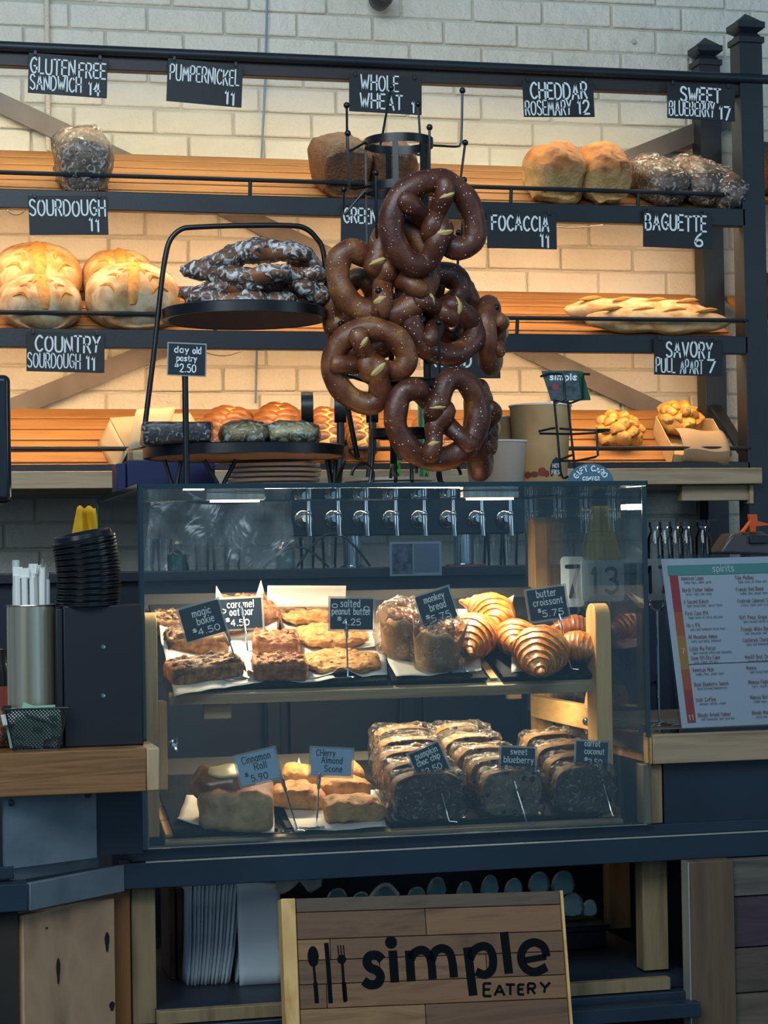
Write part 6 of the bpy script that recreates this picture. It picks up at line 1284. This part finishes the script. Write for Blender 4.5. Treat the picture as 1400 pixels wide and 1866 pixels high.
# ================================================================ right counter: number stands and menu
ZR = 1.0565
ALU = mat('number_plate', 'a9b7bf', rough=.35, metal=.2); NUM = mat('number_ink', '161a1f', rough=.5)
def numstand(label, digits, box, Y, mt, lean=0, ring=True, dk=NUM):
    x0, y0, x1, y1 = box; cx, cy = (x0+x1)/2, (y0+y1)/2; c = P(cx, cy, Y); k = 1/PPM(Y, c.x); W_, H_ = (x1-x0)*k, (y1-y0)*k
    t = thing('number_stand', label, 'table number', (c.x, Y, ZR), None, 'table number stands'); z = c.z-ZR; r = .008; poly = []
    for sx, sz, a0 in ((1, 1, 0), (-1, 1, 90), (-1, -1, 180), (1, -1, 270)):
        for j in range(5): a = D(a0+j*22.5); poly.append((sx*(W_/2-r)+r*math.cos(a), z+sz*(H_/2-r)+r*math.sin(a)))
    m = M(); m.prism(poly, 0, .002); link('plate', m, mt, t)
    m = M(); n = len(digits)
    for j, d_ in enumerate(digits): wc = W_*.8/n; xx = -W_*.4+wc*j; gw_ = .22 if d_ == '1' else .66; text(m, d_, xx+wc*(.5-gw_/2), xx+wc*(.5+gw_/2), z-H_*.30, H_*.60, H_*.085, y=-.0008)
    link('number', m, dk, t, flat=True)
    m = M(); zb_ = z-H_/2
    m.tube([(0, .003, zb_-.02), (0, .004, .003)], .002, 7); R_ = .014; m.tube([(R_*math.cos(a), .003, zb_-.006+R_*math.sin(a)) for a in [2*math.pi*j/20 for j in range(20)]], .0018, 6, closed=True)
    for rr_ in (.036, .026): m.tube([(rr_*math.cos(a), rr_*.9*math.sin(a), .003+(.036-rr_)*.3) for a in [2*math.pi*j/28 for j in range(28)]], .0018, 6, closed=True)
    m.tube([(-.036, 0, .003), (.036, 0, .003)], .0016, 6); link('wire_holder', m, CHROME, t)
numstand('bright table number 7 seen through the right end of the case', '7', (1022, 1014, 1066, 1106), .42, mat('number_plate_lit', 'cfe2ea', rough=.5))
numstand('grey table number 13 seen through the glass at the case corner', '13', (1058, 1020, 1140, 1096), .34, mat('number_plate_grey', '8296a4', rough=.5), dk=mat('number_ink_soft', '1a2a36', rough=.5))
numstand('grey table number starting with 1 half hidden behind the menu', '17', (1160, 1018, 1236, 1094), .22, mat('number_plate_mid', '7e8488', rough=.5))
t = thing('spirits_menu', 'clear acrylic stand with a spirits drinks menu on the right counter', 'menu stand', (P(1240, 1325, .06).x, .06, ZR))
O = Vector(t.location)
# menu face leans: four corners from the picture on a leaning plane
BL = P(1244, 1326, .045); w_m = .225; lean = D(14); up_ = Vector((-.11, .26, 1)).normalized(); H_m = .335; rt = Vector((1, .02, .012)).normalized()
BL = P(1243, 1327, .045); TL = P(1205, 1019, .105); up_ = (TL-BL); TR0 = P(1400, 1014, .105); rt = (TR0-TL)/(1400-1205)*1.0; rt = Vector((rt.x, 0, (TR0-TL).z/195))
def mp(px_u, v, off=0): # px_u pixels from left, v 0 top..1 bottom
    nrm = rt.cross(up_).normalized(); p = TL-up_*v+rt*px_u; return p+nrm*off*(1 if nrm.y < 0 else -1)-O
def quadm(u0, v0, u1, v1, off): return [mp(u0, v1, off), mp(u1, v1, off), mp(u1, v0, off), mp(u0, v0, off)]
def facem(name, q4, mt, par): m = M(); m.add(q4, [(0, 1, 2, 3)]); return link(name, m, mt, par, flat=True, solid=.0002)
m = M(); q4 = quadm(-4, -.02, 262, 1.01, .0); m.add([Vector(p)+Vector((0, -.0035, 0)) for p in q4]+[Vector(p)+Vector((0, .003, 0)) for p in q4], [(0,1,2,3),(7,6,5,4),(0,4,5,1),(1,5,6,2),(2,6,7,3),(3,7,4,0)]); ac = link('acrylic_holder', m, CLEAR, t, flat=True)
m = M(); q4 = [mp(-26, 1.005, 0), mp(262, 1.005, 0)]; m.box(q4[0].x, q4[1].x, -.055, .05, .0, .003); link('acrylic_foot', m, CLEAR, t)
pg = facem('menu_page', quadm(0, 0, 258, 1, .0), mat('menu_paper', 'c9d2dc', rough=.6), t)
facem('header_band', quadm(9, .04, 255, .10, .0016), mat('menu_teal', '5fa39b', rough=.6), pg); m = M(); 
RB = [('b5444a', .10, .32), ('c06a3c', .32, .46), ('c98a3e', .46, .58), ('c58a46', .58, .66), ('c2623f', .66, .78), ('b8484a', .78, .97)]
for i, (h_, a_, b_) in enumerate(RB): facem('side_band', quadm(11, a_, 26, b_, .0016), mat('menu_band_%d' % i, h_, rough=.6), pg)
facem('divider', quadm(26, .628, 258, .631, .0018), NUM, pg)
def mtext(lines, mt, nm):
    m = M()
    for s, u, v, w_, h_ in lines:
        mm = M(); text(mm, s, 0, w_, 0, h_, h_*.11, y=0); n_ = []
        L_ = up_.length
        for x, y, z in mm.v: n_.append(mp(u+x, v-z/(L_*PPM(.08, .95)), .0022))
        m.add(n_, mm.f)
    link(nm, m, mt, pg, flat=True)
mtext([('spirits', 90, .085, 38, 13)], WHITE, 'header_lettering')
hd = [('American Lager', .135), ('North Father Helles', .205), ('6 Second Kolsch', .275), ('First Cast IPA', .345), ('Hazy IPA', .415), ('All Mountain Amber', .485), ('Little Mo Porter', .555), ('Stem Off-Dry Cider', .61)]
hd = [(s, v-.005) for s, v in hd]; low_ = [('American Mule', .675), ('Basil Blueberry Smash', .76), ('Irish Coffee', .85), ('Bloody Arnold Palmer', .94)]
R2 = [('Tilia Malbec', .135), ('Friends Red Blend', .205), ('Foxbrook Cabernet Sauv', .275), ('Riff Pinot Grigio', .375), ('Friends White Blend', .445), ('Castlerock Chardonnay', .51), ('Wycliff Brut Champagne', .61), ('Mimosa', .675), ('Mimosa Flight', .76), ('Mimosa Bottle', .85), ('Bloody Mary', .94)]
HDI = mat('menu_heading', '9a6066', rough=.6); BOD = mat('menu_body', '78808a', rough=.6)
mtext([(s, 31, v, 2.9*len(s), 7) for s, v in hd+low_]+[(s, 128, v, 2.9*len(s), 7) for s, v in R2], HDI, 'heading_lettering')
bd = ['noble hops, sweet grain', 'notes, light and crisp', 'light bread malt, sweet finish', 'huge notes of citrus and pine', 'juicy and balanced citrus hops', 'nutty and malty, balanced', 'dark roasted coffee and chocolate', 'tart, clean, off dry', 'vodka, lime, ginger beer', 'basil infused blueberries', 'whiskey, coffee, cream', 'half lemonade, half iced tea']
mtext([(bd[i], 36, v+.021, 2.1*len(bd[i]), 4.6) for i, (s, v) in enumerate(hd+low_)]+[(bd[(i*5+3) % 12][:24], 134, v+.021, 2.1*24, 4.6) for i, (s, v) in enumerate(R2)], BOD, 'body_lettering')
mtext([('7', 16, .565, 5, 9), ('11', 14, .955, 8, 9)], WHITE, 'price_lettering')

# ================================================================ storage under the case
ZS = .6225; 
ez = thing('easel_sign', 'wooden easel sign painted with cutlery and the words simple EATERY', 'sign', (P(770, 1866, -.10).x, -.10, .57))
E0 = Vector(ez.location); TLp, TRp, BLp, BRp = P(527, 1645, -.045), P(1003, 1617, -.045), P(545, 1866, -.10), P(1040, 1858, -.10)
ex = ((TRp-TLp)+(BRp-BLp))/2; Wd = ex.length; ex = ex.normalized(); ey = ((TLp-BLp)+(TRp-BRp))/2; Hd = ey.length; ey = (ey-ex*ey.dot(ex)).normalized(); ez_n = ex.cross(ey).normalized()
OB = (BLp+BRp)/2-ex*Wd/2-ey*.02-E0
ME = Matrix(((ex.x, -ez_n.x, ey.x, OB.x), (ex.y, -ez_n.y, ey.y, OB.y), (ex.z, -ez_n.z, ey.z, OB.z), (0, 0, 0, 1)))   # local x along, y into board, z up
Hd += .02; SG = [mat('sign_board_%d' % i, [(.25, a_), (.5, b_), (.75, a_)], (5, 9, 42), rough=.7, bump=.5, bscale=1, stretch=1, dist=1.0) for i, (a_, b_) in enumerate([('41352a', '5c4a39'), ('5e402a', '7f5a3b'), ('4d3626', '6e4e35'), ('6b4a2e', '8d6843')])]
rows = [(0, .045, [(0, .36, 1), (.36, 1, 3)]), (.045, .105, [(0, .28, 3), (.28, 1, 2)]), (.105, .125, [(0, 1, 2)]), (.125, .165, [(0, .2, 1), (.2, .62, 2), (.62, 1, 1)]), (.165, Hd-.022, [(0, .45, 2), (.45, 1, 1)]), (Hd-.022, Hd, [(0, 1, 0)])]
rows = [(0, .05), (.05, .09), (.09, .13), (.13, .165), (.165, Hd-.024), (Hd-.024, Hd)]
sp2 = [[(0, .46, 3), (.46, 1, 2)], [(0, .1, 2), (.1, 1, 1)], [(0, .3, 2), (.3, .7, 1), (.7, 1, 2)], [(0, .12, 3), (.12, 1, 2)], [(0, .48, 2), (.48, 1, 1)], [(0, 1, 0)]]
for (a_, b_), cs in zip(rows, sp2):
    for (u0, u1, mi) in cs: m = M(); m.box(u0*Wd+.0006, u1*Wd-.0006, 0, .014, a_+.0005, b_-.0005, ME); link('board', m, SG[mi], ez, bev=.001)
m = M(); m.box(-.026, -.001, -.004, .030, 0, Hd, ME); link('side_rail', m, PINEV, ez, bev=.002); m = M(); m.box(Wd+.001, Wd+.006, -.002, .030, 0, Hd, ME); link('side_rail', m, PINEV, ez, bev=.001)
m = M(); m.beam(ME @ Vector((Wd*.5, .02, Hd*.9)), Vector((0, .11, .052)), .02, .012); link('prop_leg', m, PINE, ez)
PNTB = mat('painted_letter', '0b0f13', rough=.95, spec=.1); kx = Wd/490
def ep(px, py): # photo px -> local sign x,z
    q = PPL(px, py, BLp, ez_n)-E0; r_ = ME.inverted() @ q; return r_.x, r_.z
m = M()
def seg(pts, st, sm=False):
    q = [ep(*p) for p in pts]; q = smoothpts(q, 6) if sm else q; ribbon(m, q, st*kx, -.0006, 1)
S = 23
seg([(697, 1749), (688, 1741), (674, 1742), (669, 1753), (675, 1763), (688, 1769), (694, 1780), (688, 1792), (674, 1794), (663, 1787)], 16, True)
seg([(716, 1732), (720, 1790)], 16)
q = ep(713, 1717); m.add([(q[0]+11*kx*math.cos(a), -.0008, q[1]+11*kx*math.sin(a)) for a in [2*math.pi*j/20 for j in range(20)]], [tuple(range(20))[::-1]])
seg([(746, 1732), (750, 1788)], 16); seg([(749, 1748), (756, 1736), (770, 1731), (782, 1740), (787, 1758), (789, 1784)], 15, True); seg([(787, 1750), (794, 1733), (808, 1728), (820, 1736), (825, 1754), (828, 1781)], 15, True)
seg([(852, 1726), (863, 1814)], 16); seg([(857, 1748), (864, 1732), (880, 1724), (893, 1729), (899, 1746), (897, 1766), (884, 1776), (868, 1770)], 15, True)
seg([(919, 1698), (928, 1774)], 16)
seg([(956, 1750), (996, 1743)], 11); seg([(997, 1743), (991, 1725), (974, 1717), (957, 1725), (950, 1744), (957, 1763), (975, 1771), (997, 1762)], 15, True)
for i_, (gs, x0_, x1_, yb_, h__) in enumerate([('E', 882, 896, 1815, 23), ('A', 902, 920, 1814, 19), ('T', 922, 939, 1813, 19), ('E', 945, 956, 1812, 18), ('R', 963, 976, 1811, 19), ('Y', 985, 1003, 1809, 19)]):
    w__, spec = G[gs]
    for stk in spec.split(';'):
        smq = stk[0] == '~'; pp = [tuple(map(float, z_.split(','))) for z_ in stk.lstrip('~').split()]
        seg([(x0_+(x1_-x0_)*a_/w__, yb_-h__*b_) for a_, b_ in pp], 4.4, smq)
# cutlery
def ov(cx_, cy_, rx_, ry_): c = ep(cx_, cy_); m.add([(c[0]+rx_*kx*math.cos(a), -.0008, c[1]+ry_*kx*math.sin(a)) for a in [2*math.pi*j/22 for j in range(22)]], [tuple(range(22))[::-1]])
ov(571, 1743, 10, 18); seg([(572, 1758), (575, 1790)], 4.5); seg([(575, 1790), (578, 1828)], 7.5)
seg([(595, 1718), (599, 1765)], 8); seg([(599, 1765), (603, 1828)], 8)
for dx in (-5, 0, 5): seg([(621+dx, 1722), (623+dx, 1742)], 2.2)
ov(623, 1748, 8, 8); seg([(624, 1752), (629, 1826)], 5); seg([(627, 1790), (630, 1824)], 8)
m.xf(ME); link('painted_lettering', m, PNTB, ez, flat=True)
# paper bags
BAGM = mat('white_bag_paper', [(.3, 'c3cdd2'), (.7, 'd8dfe2')], (9,9,9), rough=.8); BRB = mat('brown_bag_paper', [(.3, '4b3024'), (.7, '5f4030')], (9,9,9), rough=.8)
bag0 = None; YB = .20
for k in range(18):
    u = k/17; px = 343+105*u+(8 if k > 12 else 0); q = P(px, 1800, YB); sk = 3+7*u
    if bag0 is None:
        m = M(); m.grid(lambda a_, v: Vector((.0016*math.sin(v*5), .14*a_, .195*v)), 4, 10); bag0 = solo('paper_bag', '', 'paper bag', m, BAGM, (q.x, YB, ZS), group='white paper bags filed upright under the case', solid=.0034); o = bag0
    else: o = bag0.copy(); COL.objects.link(o); o.location = (q.x, YB-.004*(k % 3), ZS)
    o.rotation_euler = (0, D(sk), D(random.Random(k).uniform(-3, 3))); o['label'] = ['leftmost', 'second from left', 'third from left', 'fourth from left', 'fifth from left', 'sixth from left', 'seventh from left', 'eighth from left', 'ninth from left', 'tenth from left', 'eleventh from left', 'twelfth from left', 'sixth from right', 'fifth from right', 'fourth from right', 'third from right', 'second from right', 'rightmost'][k]+' thin white paper bag in the upright row under the case'
for k in range(4):
    m = M(); a_ = P(437+3*k, 1840, YB-.03+k*.012); b_ = P(515, 1840, YB-.03+k*.012); m.grid(lambda u, v: Vector(((b_.x-a_.x)*u, .0015*math.sin(u*4), .175*v+.012*(1-u)*v)), 8, 8); solo('paper_bag', ['front white paper bag facing outward beside the sign, folds at its foot', 'second white bag facing outward behind the front one', 'third white bag facing outward behind the sign edge', 'rearmost white bag facing outward behind the sign edge'][k], 'paper bag', m, BAGM, (a_.x, YB-.03+k*.012, ZS), Rx(D(-4)), group='white paper bags facing outward', solid=.004)
for k in range(2):
    m = M(); q = P(310+15*k, 1800, YB+.06); m.box(0, .011, 0, .12, 0, .165); solo('brown_bag', ['brown paper bag at the far left under the case', 'brown paper bag next to the white bags under the case'][k], 'paper bag', m, BRB, (q.x, YB+.06, ZS), group='brown paper bags', bev=.002)
for k in range(7):
    m = M(); q = P(370+24*k, 1648, .22); m.grid(lambda u, v: Vector((.02*u-.01+.01*v, .10*u, .05*v+.01*math.sin(u*5+k))), 6, 6); solo('brown_bag', 'crumpled brown bag top above the white bags', 'paper bag', m, BRB, (q.x, .22+.004*k, ZS+.165+.003*(k % 3)), Rz(D(12*((k*3) % 5-2))), group='crumpled brown bag tops', solid=.002)
# tub of wrapped rolls of cups behind the sign
TUB = mat('tub_black', '131a21', rough=.45); a_ = P(800, 1700, .30); b_ = P(1113, 1700, .30); zt4 = P(1113, 1695, .30).z
t = thing('storage_tub', 'black plastic tub behind the easel sign under the case', 'tub', (a_.x, .30, ZS)); m = M(); X = b_.x-a_.x; m.box(0, X-.008, .0, .25, 0, zt4-ZS); m.box(-.006, X, -.006, .256, zt4-ZS+.0005, zt4-ZS+.012); link('tub', m, TUB, t, bev=.003)
CF = mat('bag_film_teal', [(.3, '93bcc2'), (.7, 'c0dcdc')], (30,30,30), rough=.55, bump=.5, bscale=60)
zt5 = zt4+.013; rd = random.Random(4)
for k, (px, dz, w_) in enumerate([(1028, .045, .05), (1045, .0, .05), (1078, .0, .035), (1018, .0, .03), (985, .05, .045), (940, .045, .04), (895, .05, .045), (850, .045, .04), (800, .05, .045), (760, .04, .04), (705, .04, .05), (660, .035, .04), (615, .04, .045)]):
    q = P(px, 1680, .36); w_ *= 1.35; hh = w_*.9; m = M(); v = [(-w_/2, -.015, 0), (w_/2, -.012, 0), (w_/2, .02, 0), (-w_/2, .02, 0), (-w_*.42, -.012, hh*.6), (w_*.38, -.008, hh*.75), (w_*.3, .016, hh*.7), (-w_*.3, .016, hh*.65), (-w_*.05, -.004, hh), (w_*.08, .01, hh*.95)]
    m.add(v, [(0,1,5,4), (1,2,6,5), (2,3,7,6), (3,0,4,7), (4,5,9,8), (5,6,9), (6,7,8,9), (7,4,8), (3,2,1,0)]); zz_ = zt5+dz-(0 if k < 4 else .0)
    lbx = ['pale teal film bag on top of the pile right of the sign', 'large pale teal film bag at the front of the tub right of the sign', 'pointed pale teal film bag at the right end of the tub', 'small pale teal film bag touching the sign edge'][k] if k < 4 else 'pale film bag above the sign top, '+['rightmost', 'second from right', 'third from right', 'fourth from right', 'middle', 'fourth from left', 'third from left', 'second from left', 'leftmost'][k-4]+' of the nine'
    solo('film_bag', lbx, 'bag', m, CF, (q.x, .36+.004*(k % 3), zz_-.0), Rz(D(rd.uniform(-20, 20))), group='pale film bags in the tub', sub=1)
# crumpled white paper at sign top
m = M(); q = P(548, 1640, .10); m.grid(lambda u, v: Vector(((u-.5)*.085, .03*v+.008*math.sin(u*9), .036-.034*abs(math.sin(u*5+.6))*v*1.0+.004*math.sin(v*8))), 20, 10); solo('crumpled_paper', 'crumpled white paper spilling over behind the top left corner of the sign', 'paper', m, PAPER, (q.x, .10, P(548, 1640, .10).z), solid=.0006)
m = M(); q = P(700, 1622, .16); m.tube([P(u, 1640-28*math.sin((u-672)/58*3.0), .16)-q for u in range(672, 730, 6)], .004, 6); solo('paper_coil', 'curved white paper coil above the sign near the middle', 'paper', m, PAPER, q)
